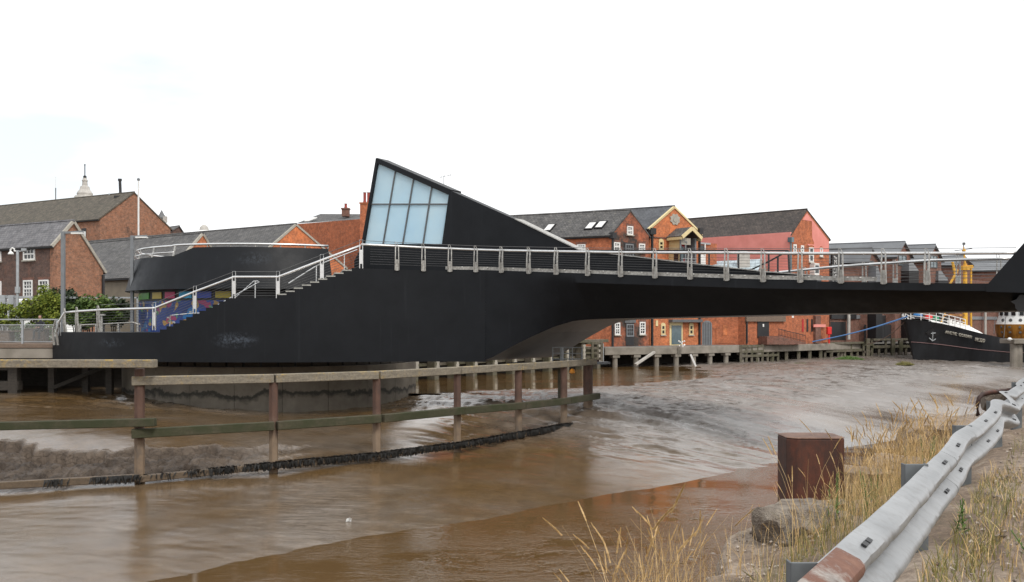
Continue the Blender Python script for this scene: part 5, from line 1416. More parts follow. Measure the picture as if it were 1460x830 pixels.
# 2: orange warehouse with cream verge and hoist porch
A, B = P2(927, 99.9), P2(998, 104.4)
w2b, C = house('brick_warehouse', 'orange brick warehouse with cream roof edge and a round stone plaque in its gable', 'warehouse', A, B, (-13, 8), ZQ, gz(326, 99.9), gz(333, 104.4), 961, gz(296.5, 102), M['clean_orange'], M['slate_blue'], over=.08, cop=M['cream'])
mb = MB(); a_, b_, z0_, z1_ = rect_on(A, B, (956, 306, 968, 320)); d_, n_ = wall_frame(A, B); c_ = (a_ + b_) / 2 + Z * ((z0_ + z1_) / 2)
mb.prism([c_ + d_ * math.cos(t) * .62 * (1.25 if k % 2 else 1) + Z * math.sin(t) * .5 * (1.25 if k % 2 else 1) + n_ * .08 for k, t in enumerate([math.pi / 8 * q for q in range(16)])], -n_ * .12)
mb.prism([c_ + d_ * math.cos(t) * .3 + Z * math.sin(t) * .28 + n_ * .12 for t in [math.pi / 5 * q for q in range(10)]], -n_ * .05); mb.build('plaque', M['coping'], w2b)
for r in ((939, 343.5, 945.5, 356), (942, 463, 948, 477.5), (982, 463, 988, 477.5)): sash(A, B, r, w2b, 1, 2, fm=M['cream'], thick=.14, arch=True)
panel('string_course', A, B, (927, 338, 954, 340), M['flat_brick'], w2b, out=.07)
panel('shutter_frame', A, B, (954.5, 456, 973, 493), M['cream'], w2b, out=.04)
panel('glass_door', A, B, (957, 464, 971, 491), M['blue_glass'], w2b, out=.07)
panel('canopy', A, B, (953, 455.5, 996, 459.5), M['lead'], w2b, out=.6, depth=.6)
panel('sign', A, B, (934.5, 457, 937.5, 465), M['cream'], w2b, out=.08)
for px in (929, 996.5): pipe(A, B, px, 330, 494, M['black_trim'], w2b, .13)
mb = MB(); mb.obox(wall_pt(926, 331, A, B) + n_ * .2, d_, n_, Z, .18, .18, .25); mb.build('hopper', M['black_trim'], w2b)
# hoist porch, projecting over the quay
D_f, N_f = wall_frame(A, B)
po = thing('hoist_porch', wall_pt(970, 380, A, B) + N_f * 1, 'cream timber porch with slate gable roof projecting from the orange warehouse', 'porch')
f1 = wall_pt(977, 376, A, B); L_ = f1.xy
dep = 1.6; g_ = V(D_f.x, D_f.y, 0)
pa = wall_pt(953.5, 376, A, B); pb = wall_pt(975, 376, A, B); pa.z = pb.z = 0
fa, fb = pa + N_f * dep, pb + N_f * dep
zt, zb_ = gz(338, fa.y), gz(381, fa.y); zr_ = gz(325, fa.y)
mb = MB(); mb.prism([pa + Z * zb_, fa + Z * zb_, fa + Z * zt, pa + Z * zt], g_ * .12); mb.build('side_wall', M['cream'], po)
mb = MB(); mb.prism([pb + Z * zb_, fb + Z * zb_, fb + Z * zt, pb + Z * zt], -g_ * .12); mb.build('side_wall', M['grey_paint'], po)
mb = MB()
for k in range(9):
    z = zb_ + .1 + k * (zt - zb_ - .2) / 9
    mb.bar(pa - g_ * .012 + Z * z, fa - g_ * .012 + Z * z, .02, .05)
mb.build('boarding', M['cream'], po)
mb = MB(); m1 = pa.lerp(fa, .45); mb.prism([m1 - g_ * .03 + Z * (zt - 2.6), m1.lerp(fa, .7) - g_ * .03 + Z * (zt - 2.6), m1.lerp(fa, .7) - g_ * .03 + Z * (zt - 1.3), m1 - g_ * .03 + Z * (zt - 1.3)], g_ * .05); mb.build('window', M['glass'], po)
mb = MB(); mb.prism([fa + Z * (zb_ - .15), fb + Z * (zb_ - .15), pb + Z * (zb_ - .15), pa + Z * (zb_ - .15)], (0, 0, .14)); mb.build('porch_floor', M['grey_paint'], po)
W_ = (fb - fa).length
for s in (0, .33, 1):
    mb = MB(); q_ = fa.lerp(fb, s); mb.bar(q_ + Z * zb_, q_ + Z * zt, .16, .16); mb.build('post', M['grey_paint'], po)
mb = MB(); mb.prism([fa + g_ * .1 + Z * (zb_ + .2) - N_f * .3, fa + g_ * W_ * .33 + Z * (zb_ + .2) - N_f * .3, fa + g_ * W_ * .33 + Z * (zt - .9) - N_f * .3, fa + g_ * .1 + Z * (zt - .9) - N_f * .3], N_f * .04); mb.build('window', M['blue_glass'], po)
mb = MB(); mb.prism([fa + g_ * (W_ * .4) + Z * zb_ - N_f * 1.2, fa + g_ * (W_ * .9) + Z * zb_ - N_f * 1.2, fa + g_ * (W_ * .9) + Z * (zt - .6) - N_f * 1.2, fa + g_ * (W_ * .4) + Z * (zt - .6) - N_f * 1.2], N_f * .08); mb.build('door', M['red_door'], po)
mb = MB(); mb.prism([fa + g_ * (W_ * .5) + Z * (zb_ + 1) - N_f * 1.1, fa + g_ * (W_ * .82) + Z * (zb_ + 1) - N_f * 1.1, fa + g_ * (W_ * .82) + Z * (zt - 1) - N_f * 1.1, fa + g_ * (W_ * .5) + Z * (zt - 1) - N_f * 1.1], N_f * .03); mb.build('door_glass', M['glass'], po)
sgn = MB(); sgn.prism([fa + Z * (zt - .75) + N_f * .1, fa + g_ * W_ * .62 + Z * (zt - .75) + N_f * .1, fa + g_ * W_ * .62 + Z * (zt - .08) + N_f * .1, fa + Z * (zt - .08) + N_f * .1], -N_f * .05); sg = sgn.build('sign_board', M['coping'], po)
text_mesh('The', .5, fa + Z * (zt - .62) + N_f * .12 + g_ * .12, g_, Z, M['grey_paint'], sg)
for sgn_, e in ((0, fa - g_ * .35), (1, fb + g_ * .35)):
    md = (fa + fb) / 2 + N_f * .5; c0 = md + Z * zr_; e0 = e + N_f * .5 + Z * (zt - .05)
    dd = (e0 - c0); nn = dd.cross(N_f).normalized(); nn = nn if nn.z > 0 else -nn
    mb = MB(); mb.prism([c0, e0, e0 + nn * .14, c0 + nn * .14], -N_f * (dep + .45)); mb.build('roof', M['slate_grey'], po)
    mb = MB(); mb.prism([c0 - nn * .2 + N_f * .012, e0 - nn * .2 + N_f * .012, e0 + nn * .16 + N_f * .012, c0 + nn * .16 + N_f * .012], N_f * .1); mb.build('barge_board', M['cream'], po)
    mb = MB(); mb.bar(e0 + nn * .0 - Z * .1 - g_ * 0 - N_f * .02, e0 - Z * .1 - N_f * (dep + .4), .12, .28); mb.build('fascia', M['cream'], po)
mb = MB()
for k in range(3):
    z = zb_ + .3 + k * .3; mb.bar(fa + Z * z + N_f * .1, fb + Z * z + N_f * .1, .04, .05)
mb.build('balustrade', M['galv'], po)

# 3: long building with pink rendered side
A, B = P2(1129, 108.3), P2(1182, 113.4)
w3, C3 = house('brick_warehouse', 'brick warehouse with dark tiled roof, pink painted side wall and half pink gable', 'warehouse', A, B, (-19, 17.4), ZQ, gz(334.5, 108.3), gz(341, 113.4), 1150.5, gz(301, 110.5), M['orange_brick'], M['slate_brown'], over=.04)
bk3 = V(-19, 17.4).normalized(); Ab = A + bk3 * 12.2; As_ = A + bk3 * .02
d_, n_ = wall_frame(A, Ab); zt3 = gz(334.5, 108.3)
mb = MB(); mb.prism([v3(A, ZQ) + n_ * .03, v3(Ab, ZQ) + n_ * .03, v3(Ab, zt3 + .25) + n_ * .03, v3(A, zt3 + .25) + n_ * .03], n_ * .35); mb.build('pink_wall', M['pink'], w3)
d_, n_ = wall_frame(A, B)
pk = [(1150.5, 304), (1144, 313.5), (1157.5, 315.5), (1158, 340), (1160.5, 346), (1160.5, 361), (1181.5, 362), (1181.5, 344)]
mb = MB(); mb.prism([wall_pt(x, y, A, B) + n_ * .02 for x, y in pk], -n_ * .03); mb.build('pink_gable', M['pink'], w3)
for r in ((1130.5, 348.5, 1135, 361), (1141.5, 350, 1145.5, 361), (1153, 353, 1159.5, 374), (1168.5, 353.5, 1172.5, 366)): sash(A, B, r, w3, 1, 2, thick=.16, arch=M['orange_brick'])
mb = MB(); k_ = wall_pt(1158, 384, A, B); mb.obox(k_ + n_ * .3, d_, n_, Z, .5, .3, .65); mb.build('bay', M['white_paint'], w3); mb = MB(); mb.obox(k_ + n_ * .61, d_, n_, Z, .34, .012, .42); mb.build('bay_glass', M['glass'], w3)
panel('band', A, B, (1151, 348.5, 1160.5, 350.5), M['pink'], w3, out=.06)
panel('string_course', A, B, (1160, 360.5, 1181.5, 362), M['flat_brick'], w3, out=.06)
pipe(A, B, 1126.5, 342, 388, M['blue_glass'], w3, .11)
for px in (1144.5, 1151, 1157.5, 1166): panel('tall_window', A, B, (px - 1.2, 455, px + 1.2, 473), M['black_trim'] if px != 1144.5 else M['red_door'], w3, out=.03)
panel('buttress', A, B, (1159.5, 450, 1167, 489), M['flat_brick'], w3, out=.3, depth=.3)
panel('red_band', A, B, (1156.5, 462.5, 1173.5, 466.5), M['pink'], w3, out=.34, depth=.1)
pipe(A, B, 1126.5, 450, 474, M['white_paint'], w3, .1)
# low front extension with metal roof
A2, B2 = P2(1062, 104), P2(1129, 107.6)
ext = thing('front_extension', v3(A2, ZQ), 'low brick extension with pale seamed metal roof, black doors and a ramp', 'building')
d_, n_ = wall_frame(A2, B2); bk_ = V(-.73, .69, 0)
ztx = gz(391, 105); mb = MB(); mb.prism([v3(A2, ZQ), v3(B2, ZQ), v3(B2, ztx), v3(A2, ztx)], V(-2.9, 2.74, 0)); mb.build('wall', M['orange_brick'], ext)
mb = MB(); mb.prism([P(1008, 384, 106.5), P(1080, 390, 104.5), P(1087, 371, 108.5), P(1004, 375.5, 111)], (0, 0, .15)); mb.build('roof', M['metal_roof'], ext)
mb = MB(); mb.prism([P(1080, 390, 104.5), P(1087, 371, 108.5), P(1099, 391, 107)], (0, .3, 0)); mb.build('roof_gable', M['flat_brick'], ext)
mb = MB(); q_ = P2(1060, 106.5); mb.obox((q_.x, q_.y, gz(371, 106.5)), (1, 0, 0), (0, 1, 0), Z, .58, .5, .85); mb.lathe((q_.x, q_.y, gz(360, 106.5)), [(.8, -.05), (.1, .25)], 4); mb.build('roof_cowl', M['stone'], ext)
panel('fascia', A2, B2, (1062, 450, 1118, 458.5), M['bench'], ext, out=.25, depth=.2)
panel('door', A2, B2, (1079.5, 458.6, 1096, 482), M['black_trim'], ext, out=.06)
panel('notice', A2, B2, (1086.5, 462, 1088.5, 466), M['white_paint'], ext, out=.1, depth=.03)
panel('ramp', A2, B2, (1081, 479.5, 1097.5, 491), M['flat_brick'], ext, out=1.3, depth=1.3)
a_, b_ = wall_pt(1097.6, 478, A2, B2), wall_pt(1136, 478, A2, B2); mb = MB()
z0, z1 = gz(479, a_.y), gz(488, b_.y); a_.z = b_.z = 0
mb.prism([a_ + n_ * 1.3 + Z * ZQ, b_ + n_ * 1.3 + Z * ZQ, b_ + n_ * 1.3 + Z * z1, a_ + n_ * 1.3 + Z * z0], -n_ * 1.3); mb.build('ramp', M['flat_brick'], ext)
mb = MB(); p0, p1 = a_ + n_ * 1.2, b_ + n_ * 1.2
mb.bar(p0 + Z * (z0 + .75), p1 + Z * (z1 + .75), .06, .06); mb.bar(p0 + Z * (z0 + .12), p1 + Z * (z1 + .12), .05, .05)
for k in range(19): q_ = p0.lerp(p1, k / 18); zz_ = z0 + (z1 - z0) * k / 18; mb.bar(q_ + Z * zz_, q_ + Z * (zz_ + .8), .035, .035)
mb.build('ramp_railing', M['black_trim'], ext)
pipe(A2, B2, 1064, 392, 490, M['black_trim'], ext, .1)
# yard wall with arched gate
A3, B3 = P2(998.5, 104.2), P2(1061.5, 104.6)
yw = thing('yard_wall', v3(A3, ZQ), 'red brick yard wall with a grey arched gate beside the orange warehouse', 'wall')
d_, n_ = wall_frame(A3, B3); mb = MB(); zy = gz(385, 104); mb.prism([v3(A3, ZQ), v3(B3, ZQ), v3(B3, zy), v3(A3, zy)], -n_ * .5); mb.build('wall', M['orange_brick'], yw)
a_, b_, z0, z1 = rect_on(A3, B3, (1001, 463, 1015, 492)); w_ = (b_ - a_).length; c_ = (a_ + b_) / 2
mb = MB(); mb.prism([c_ - d_ * w_ / 2 + Z * z0 + n_ * .04, c_ + d_ * w_ / 2 + Z * z0 + n_ * .04] + [c_ + d_ * math.cos(t) * w_ / 2 + Z * (z1 + math.sin(t) * w_ * .42) + n_ * .04 for t in np.linspace(0, math.pi, 9)], -n_ * .06); gt_ = mb.build('gate', M['grey_paint'], yw)
mb = MB()
for k in range(1, 6): q_ = c_ + d_ * (-w_ / 2 + w_ * k / 6); mb.bar(q_ + Z * z0 + n_ * .05, q_ + Z * (z1 + .25) + n_ * .05, .05, .03)
mb.build('gate_battens', M['black_trim'], gt_)
panel('blocked_opening', A3, B3, (1021, 465, 1046, 490), M['orange_brick'], yw, out=.05); panel('niche', A3, B3, (1030.5, 463.5, 1036.5, 478), M['clean_orange'], yw, out=.09, depth=.05)
# small brick and white lean-to between orange and pink walls
lt = thing('lean_to', v3(P2(1000, 107.5), ZQ), 'narrow brick lean-to with a white door between the porch and pink wall', 'building')
A4, B4 = P2(996, 106.5), P2(1022, 108.5); d_, n_ = wall_frame(A4, B4); mb = MB(); mb.prism([v3(A4, ZQ), v3(B4, ZQ), v3(B4, gz(347, 108)), v3(A4, gz(347, 107))], -n_ * 1); mb.build('wall', M['orange_brick'], lt)
panel('fascia', A4, B4, (996, 346, 1012, 348.5), M['galv'], lt, out=.12); panel('door', A4, B4, (997.5, 363, 1005.5, 380), M['white_paint'], lt, out=.06); panel('window', A4, B4, (998, 350, 1003, 362), M['glass'], lt, out=.05); panel('pipe', A4, B4, (1003.3, 348, 1004.6, 364), M['white_paint'], lt, out=.15)
# white bunch on the quay edge
q_ = P(972, 490.5, 96.6); mb = MB(); rs = random.Random(5)
for k in range(11):
    c_ = q_ + V(rs.uniform(-.3, .3), rs.uniform(-.15, .15), rs.uniform(-.25, .3)); mb.lathe(c_, [(.02, -.09), (.07, -.05), (.09, 0), (.07, .05), (.02, .09)], 8)
tag(mb.build('white_bunch', M['litter'], None), 'bunch of small white balls on the quay edge below the cream door frame', 'bunch')

# 4: modern dark brick apartments
def modern(pxa, da, pxb, db, apx, ye_a, ye_b, yr, back, lab, bays):
    A, B = P2(pxa, da), P2(pxb, db)
    root, C = house('apartment_block', lab, 'apartment block', A, B, back, ZQ, gz(ye_a, da), gz(ye_b, db), apx, gz(yr, (da + db) / 2), M['dark_brick'] if False else M['flat_brick'], M['zinc'], over=.35)
    root['group'] = 'modern apartments behind the bridge'
    d_, n_ = wall_frame(A, B)
    for r in bays:
        sash(A, B, r, root, 2, 2, fm=M['lead'], sill=False, gm=M['blue_glass'])
    return root, A, B
m1, A, B = modern(1236, 120, 1252, 122.5, 1240, 372, 373, 356, (-9, 5.5), 'low dark brick block with small gable and grey roof beside the pink gable', [(1239, 372, 1245, 387)])
m2, A, B = modern(1276, 124, 1298, 128, 1287, 366, 366, 346.5, (-9.5, 5), 'tallest brick block with zinc roof and glazed gable left of the yellow mast', [(1280.5, 363.5, 1292, 379)])
Am, Bm = A, B
m3, A, B = modern(1320, 130, 1342, 134, 1330.5, 372, 372, 350.5, (-9.5, 5), 'second tall brick block with zinc roof nearer the yellow mast', [(1326, 364, 1336, 382)])
m4, A, B = modern(1362, 136, 1384, 140, 1372, 378, 378, 366.5, (-9, 5), 'lower brick block with zinc roof behind the yellow mast', [])
m5, A, B = modern(1450, 146, 1490, 152, 1470, 385, 385, 372, (-19, 11), 'long low brick block with zinc roof behind the white wheelhouse', [(1453, 388, 1460, 402)])
for (px0, px1, y0, yb, d, lab) in ((1296, 1310, 372, 386, 124.5, 'grey lean-to roof bay between the two tall brick blocks'), (1338, 1352, 386, 400, 132, 'lower grey lean-to roof bay right of the second tall block'), (1249, 1258, 379, 402, 119, 'grey slanted bay on the low block wall')):
    root = thing('roof_bay', P(px0, yb, d), lab, 'roof bay', 'slanting grey bays of the apartments')
    mb = MB(); mb.prism([P(px0, yb, d), P(px1, yb, d), P(px0 + (px1 - px0) * .3, y0, d + .4), P(px0, y0, d + .4)], (-.9, 1.6, 0)); mb.build('roof', M['zinc'], root)
    mb = MB(); a, b = P(px0, yb, d), P(px1, yb, d); mb.prism([V(a.x, a.y, ZQ), V(b.x, b.y, ZQ), b - Z * .01, a - Z * .01], (-.9, 1.6, 0)); mb.build('wall', M['black_trim'], root)
# shared quay front of the apartments
A, B = P2(1183.5, 116), P2(1500, 162)
fr_ = thing('quayside_facade', v3(A, ZQ), 'brick quayside front of the apartments with pale columns, dark openings and black gates', 'facade')
d_, n_ = wall_frame(A, B); mb = MB(); zf_ = gz(388, 120); mb.prism([v3(A, ZQ), v3(B, ZQ), v3(B, zf_), v3(A, zf_)], -n_ * .4); mb.build('wall', M['flat_brick'], fr_)
panel('opening', A, B, (1184, 459, 1205.5, 485), M['black_trim'], fr_, out=.03); panel('lintel', A, B, (1183.5, 448, 1219, 454.8), M['black_trim'], fr_, out=.2, depth=.2)
panel('band', A, B, (1219, 451, 1500, 455.5), M['grey_paint'], fr_, out=.12)
panel('window', A, B, (1252, 450, 1264, 466), M['black_trim'], fr_, out=.2)
for px, y1 in ((1204.5, 484), (1230, 466), (1277.5, 484), (1399.5, 480)):
    a_ = wall_pt(px, 440, A, B); b_ = wall_pt(px, y1, A, B); mb = MB(); mb.tube([V(a_.x, a_.y, a_.z) + n_ * .5, V(a_.x, a_.y, b_.z) + n_ * .5], .19, 10); mb.build('column', M['stone'], fr_)
for px in (1236, 1346, 1420): panel('window', A, B, (px, 395, px + 9, 404), M['blue_glass'], fr_, out=.05)
panel('sign_wall', A, B, (1183.6, 362, 1196, 405), M['black_trim'], fr_, out=.3, depth=.25)
a_, b_, z0, z1 = rect_on(A, B, (1185, 366, 1193, 400)); d3 = d_
def zpx(y): return gz(y, a_.y)
text_mesh('The', .50, V(a_.x, a_.y, zpx(369.5)) + n_ * .33 - d3 * .05, d3, Z, M['white_paint'], fr_)
for ch, y in (('M', 377.0), ('M', 385.5), ('S', 394)): text_mesh(ch, .75, V(a_.x, a_.y, zpx(y)) + n_ * .33 + d3 * .12, d3, Z, M['white_paint'], fr_)
A5, B5 = wall_pt(1224, 470, A, B).xy, wall_pt(1330, 470, A, B).xy; A5 = A5 + V(n_.x, n_.y) * .8; B5 = B5 + V(n_.x, n_.y) * .8
gtf = thing('black_gates', v3(A5, ZQ), 'tall black boarded gates along the quay left of the ship bow', 'gate')
d_, n_ = wall_frame(A5, B5)
for k in range(8):
    a = A5.lerp(B5, k / 8) ; b = A5.lerp(B5, (k + .985) / 8); mb = MB(); mb.prism([v3(a, ZQ), v3(b, ZQ), v3(b, 1.55), v3(a, 1.55)], -n_ * .1); mb.build('gate_panel', M['black_trim'], gtf)

# lifebuoy post, ropes
q_ = P2(1182, 111.5); lb = thing('lifebuoy_post', v3(q_, ZQ), 'bright red lifebuoy housing on a red post at the quay edge', 'lifebuoy post')
mb = MB(); mb.bar(v3(q_, ZQ), v3(q_, gz(476, 111.5)), .16, .16); mb.build('post', M['bright_red'], lb)
mb = MB(); mb.obox(v3(q_, gz(471.5, 111.5)), (1, .3, 0), (-.3, 1, 0), Z, .27, .16, .42); mb.build('housing', M['bright_red'], lb, bevel=.04)

# =================================================================== SHIP
SA = V(44.3, 112.2); SD = V(.88, .475).normalized(); SN = V(SD.y, -SD.x)       # bow point, sternward, towards camera
ship = thing('trawler', v3(SA, -2.5), 'black hulled trawler with white rails and yellow mast lying on the mud at the quay', 'ship')
st = [0, .35, .9, 1.7, 2.8, 4.2, 6, 8, 10.5, 13, 16, 19, 23]
hbt = [.06, .75, 1.35, 1.95, 2.5, 3.0, 3.35, 3.6, 3.75, 3.8, 3.8, 3.7, 3.2]
shz = [2.22, 2.16, 2.08, 1.92, 1.72, 1.42, 1.02, .62, .22, -.12, -.3, -.35, -.2]
def hull_pt(s, v, side=1):
    """v 0 at the deck edge, 1 at the bottom"""
    b = float(np.interp(s, st, hbt)); zt = float(np.interp(s, st, shz)); zb = -3.3
    sv_ = s + 1.55 * (v ** .8) * max(0, 1 - s / 9)                    # raked stem
    bl = b * (1 - v * .62 * max(0, 1 - s / 10) ** .7 - .10 * v)
    if s < .2: bl = .06
    p = SA + SD * sv_ + SN * bl * side
    return V(p.x, p.y, zt + (zb - zt) * v)
vs = [0, .08, .2, .35, .5, .65, .8, 1]
ss = list(np.linspace(0, 2.8, 14)) + list(np.linspace(3.3, 23, 26))
mb = MB(); rings = [[hull_pt(s, v, 1) for v in vs] + [hull_pt(s, v, -1) for v in vs[::-1]] for s in ss]; mb.loft(rings)
def hull_mat():
    m, t, b = mat('ship_black')
    c = ramp(t, noise(t, 1.2, 6, .7, sc=(.8, .8, .25)), [(.35, (.006, .007, .009)), (.75, (.02, .022, .027))])
    g = N('ShaderNodeNewGeometry', t); sx = N('ShaderNodeSeparateXYZ', t); t.links.new(g.outputs['Position'], sx.inputs[0])
    t.links.new(c, b.inputs['Base Color']); b.inputs['Roughness'].default_value = .5
    return m
M['ship_black'] = hull_mat()
mb.build('hull', M['ship_black'], ship, smooth='angle')
mb = MB()
for s0, s1 in zip(ss, ss[1:]):
    mb.bar(hull_pt(s0, .47 if s0 < 3 else .47 + .0 * s0) + V(SN.x, SN.y, 0) * .03, hull_pt(s1, .47) + V(SN.x, SN.y, 0) * .03, .05, .07)
mb.build('waterline_stripe', simple('faded_pink', (.22, .13, .13), .7), ship)
# white whaleback
mb = MB(); rings = []
for s in np.linspace(2.0, 9.3, 20):
    b = float(np.interp(s, st, hbt)); z = float(np.interp(s, st, shz)); k = min(1, max(0, (9.4 - s) / 1.3)) ** .5; rise = .42 * k
    if s > 6.5: rise += .55 * k * min(1, (s - 6.5) / 1.0)
    row = []
    for u in np.linspace(1, -1, 13):
        p = SA + SD * s + SN * b * u * (.99 - .06 * abs(u) ** 4); row.append(V(p.x, p.y, z + .02 + rise * (1 - abs(u) ** 3.2)))
    rings.append(row + [v + V(0, 0, -.06) for v in row[::-1]])
mb.loft(rings); mb.build('whaleback', M['white_paint'], ship, smooth='angle')
mb = MB()
pr_pts = []
for s in np.linspace(.3, 6.0, 9):
    p0 = hull_pt(s, 0) - out3(SN) * .15; h_ = .95; mb.tube([p0, p0 + Z * (h_ + .2)], .045, 6); pr_pts.append(p0)
for hh in (.4, .75, 1.12): mb.tube([p + Z * hh for p in pr_pts], .04, 6)
p1 = []
for s in np.linspace(.3, 6.0, 8):
    p0 = hull_pt(s, 0, -1) + out3(SN) * .15; mb.tube([p0, p0 + Z * 1.15], .045, 6); p1.append(p0)
for hh in (.4, .75, 1.12): mb.tube([p + Z * hh for p in p1], .035, 6)
mb.build('bow_rails', M['white_paint'], ship)
def shp(px, y, d): return P(px, y, d)
mb = MB(); mb.tube([P(1376, 480, 116), P(1376, 376, 116)], .3, 10, .22); mb.tube([P(1376, 378, 116), P(1374, 352, 116)], .14, 8, .07); mb.bar(P(1370, 381.5, 116), P(1387, 380, 116), .3, .35); mb.tube([P(1376, 385, 116), P(1376, 380, 116)], .55, 8)
mb.tube([P(1374.3, 358.5, 116), P(1374.3, 355.5, 116)], .22, 8); mb.build('mast', M['yellow'], ship)
mb = MB(); mb.tube([P(1384.5, 480, 116.5), P(1384.5, 381, 116.5)], .12, 8); mb.build('derrick', M['yellow'], ship)
mb = MB(); mb.tube([P(1358, 373.5, 115), P(1366, 410, 115)], .16, 8); mb.tube([P(1354, 406, 114.8), P(1365.5, 385, 114.8)], .14, 8); mb.tube([P(1338, 470, 114), P(1365, 402, 114.8)], .09, 6); mb.build('gantry', M['yellow'], ship)
mb = MB(); mb.tube([P(1361, 357.5, 116), P(1386, 354.5, 116)], .05, 5); mb.tube([P(1374, 352, 116), P(1374, 346, 116)], .06, 6); mb.obox(P(1374.3, 347.5, 116), (1, 0, 0), (0, 1, 0), Z, .14, .1, .14); mb.build('radar', M['lead'], ship)
mb = MB(); mb.bar(P(1345, 449, 114), P(1376, 449.5, 116), .2, .22); mb.build('boom', M['varnish'], ship)
for (px, y, d, m, sx) in ((1308.5, 449.5, 113.0, 'blue_plastic', .55), (1324, 452, 113.2, 'bright_red', .45), (1334, 454, 113.6, 'green_plastic', .4)):
    mb = MB(); mb.lathe(P(px, y + 3, d), [(sx * .8, 0), (sx, .2), (sx * .8, .42), (sx * .2, .52)], 10); mb.build('deck_gear', M[m], ship, smooth=True)
mb = MB()
for k in range(6):
    q_ = P(1354 + k * 5, 462 + k * 1.6, 115.5); mb.obox(q_, (1, .2, 0), (-.2, 1, 0), Z, .16, .25, .5)
mb.build('deck_boxes', M['white_paint'], ship)
# anchor pocket
c_ = hull_pt(1.9, .25) + out3(SN) * .05
tg = (hull_pt(2.4, .25) - hull_pt(1.4, .25)).normalized(); upv = (hull_pt(1.9, .12) - hull_pt(1.9, .38)).normalized(); nn_ = tg.cross(upv).normalized()
if nn_.y > 0: nn_ = -nn_
mb = MB(); mb.prism([c_ + tg * .75 + nn_ * .02, c_ + upv * .62 + nn_ * .02, c_ - tg * .75 + nn_ * .02, c_ - upv * .62 + nn_ * .02], -nn_ * .3); ap = mb.build('anchor_pocket', M['black_trim'], ship)
mb = MB(); mb.bar(c_ + nn_ * .1 + upv * .2, c_ + nn_ * .1 - upv * .75, .12, .12); mb.bar(c_ + nn_ * .12 - upv * .55 - tg * .4, c_ + nn_ * .12 - upv * .85, .12, .1); mb.bar(c_ + nn_ * .12 - upv * .55 + tg * .35, c_ + nn_ * .12 - upv * .85, .12, .1); mb.bar(c_ + nn_ * .1 - tg * .2, c_ + nn_ * .1 + tg * .3 + upv * .15, .1, .1); mb.build('anchor', M['galv'], ap)
def hull_text(body, s, v, size):
    o = hull_pt(s, v); t1 = (hull_pt(s + 2.2, v) - o).normalized(); u_ = (hull_pt(s, v - .1) - hull_pt(s, v + .1)).normalized(); u_ = (u_ - t1 * u_.dot(t1)).normalized()
    n2 = t1.cross(u_); text_mesh(body, size, o + n2 * .14, t1, u_, M['coping'], ship, depth=.1)
hull_text('ARCTIC  CORSAIR', 3.25, .19, .42)
hull_text('H.320', 7.3, .24, .56)
br2 = thing('mooring_rope', P(1158, 487, 110), 'thick blue mooring ropes from the ship bow to the quay', 'rope')
for dy in (0, .9):
    mb = MB(); a, b = P(1158, 487.3, 110), P(1294, 451 + dy, 112.6); mb.tube([a.lerp(b, t) - Z * (.25 * math.sin(math.pi * t)) for t in np.linspace(0, 1, 10)], .07 if dy == 0 else .05, 6); mb.build('strand', M['rope_blue'], br2)
mb = MB(); a, b = P(1236, 491, 115), P(1290, 459, 112.8); mb.tube([a.lerp(b, t) - Z * (.5 * math.sin(math.pi * t)) for t in np.linspace(0, 1, 10)], .05, 5); tag(mb.build('mooring_rope', M['rope_brown'], None), 'thin brown rope sagging from the ship bow to the timber facing', 'rope')

# second vessel behind
s2 = thing('wooden_vessel', P(1440, 500, 126), 'vessel with white wheelhouse and varnished rounded lower deckhouse', 'ship')
c2 = P2(1462, 127)
def ell(rx, ry, z, n=30): return [V(c2.x + rx * math.cos(2 * math.pi * k / n), c2.y + ry * math.sin(2 * math.pi * k / n), z) for k in range(n)]
zz = lambda y: gz(y, 124)
mb = MB(); mb.loft([ell(3.3, 2.6, zz(483)), ell(3.55, 2.8, zz(475)), ell(3.7, 2.9, zz(462.5))]); mb.build('lower_house', M['varnish'], s2, smooth='angle')
mb = MB(); mb.loft([ell(3.55, 2.8, zz(462.4)), ell(3.2, 2.5, zz(450)), ell(3.1, 2.4, zz(440))]); wh_ = mb.build('wheelhouse', M['white_paint'], s2, smooth='angle')
for k in range(9):
    a = math.pi + .1 + k * .32; mb = MB(); p = V(c2.x + 3.22 * math.cos(a), c2.y + 2.52 * math.sin(a), zz(446.2)); mb.obox(p, (-math.sin(a), math.cos(a), 0), (math.cos(a), math.sin(a), 0), Z, .24, .08, .3); mb.build('window', M['glass'], wh_)
for k in range(7):
    a = math.pi + .3 + k * .36
    for (rx, ry, y, r, par) in ((3.42, 2.68, 456.5, .2, wh_), (3.68, 2.88, 466.5, .15, s2), (3.58, 2.82, 474, .14, s2)):
        mb = MB(); p = V(c2.x + rx * math.cos(a), c2.y + ry * math.sin(a), zz(y)); o_ = V(math.cos(a), math.sin(a), 0)
        mb.tube([p - o_ * .08, p + o_ * .05], r, 12); mb.build('porthole', M['lead'], par)
mb = MB(); mb.loft([[v + V(0, 0, 0) for v in ell(3.9, 3.1, zz(489))], ell(3.9, 3.1, zz(483.2))]); mb.loft([ell(3.6, 2.9, -3.2), ell(3.8, 3.0, zz(489.2))]); mb.build('hull', M['ship_black'], s2)
mb = MB(); mb.tube([P(1431, 483, 122), P(1434, 452, 122.5)], .04, 5); mb.tube([P(1417, 476, 120), P(1419, 452, 120.5)], .04, 5); mb.build('stays', M['wire'], s2)
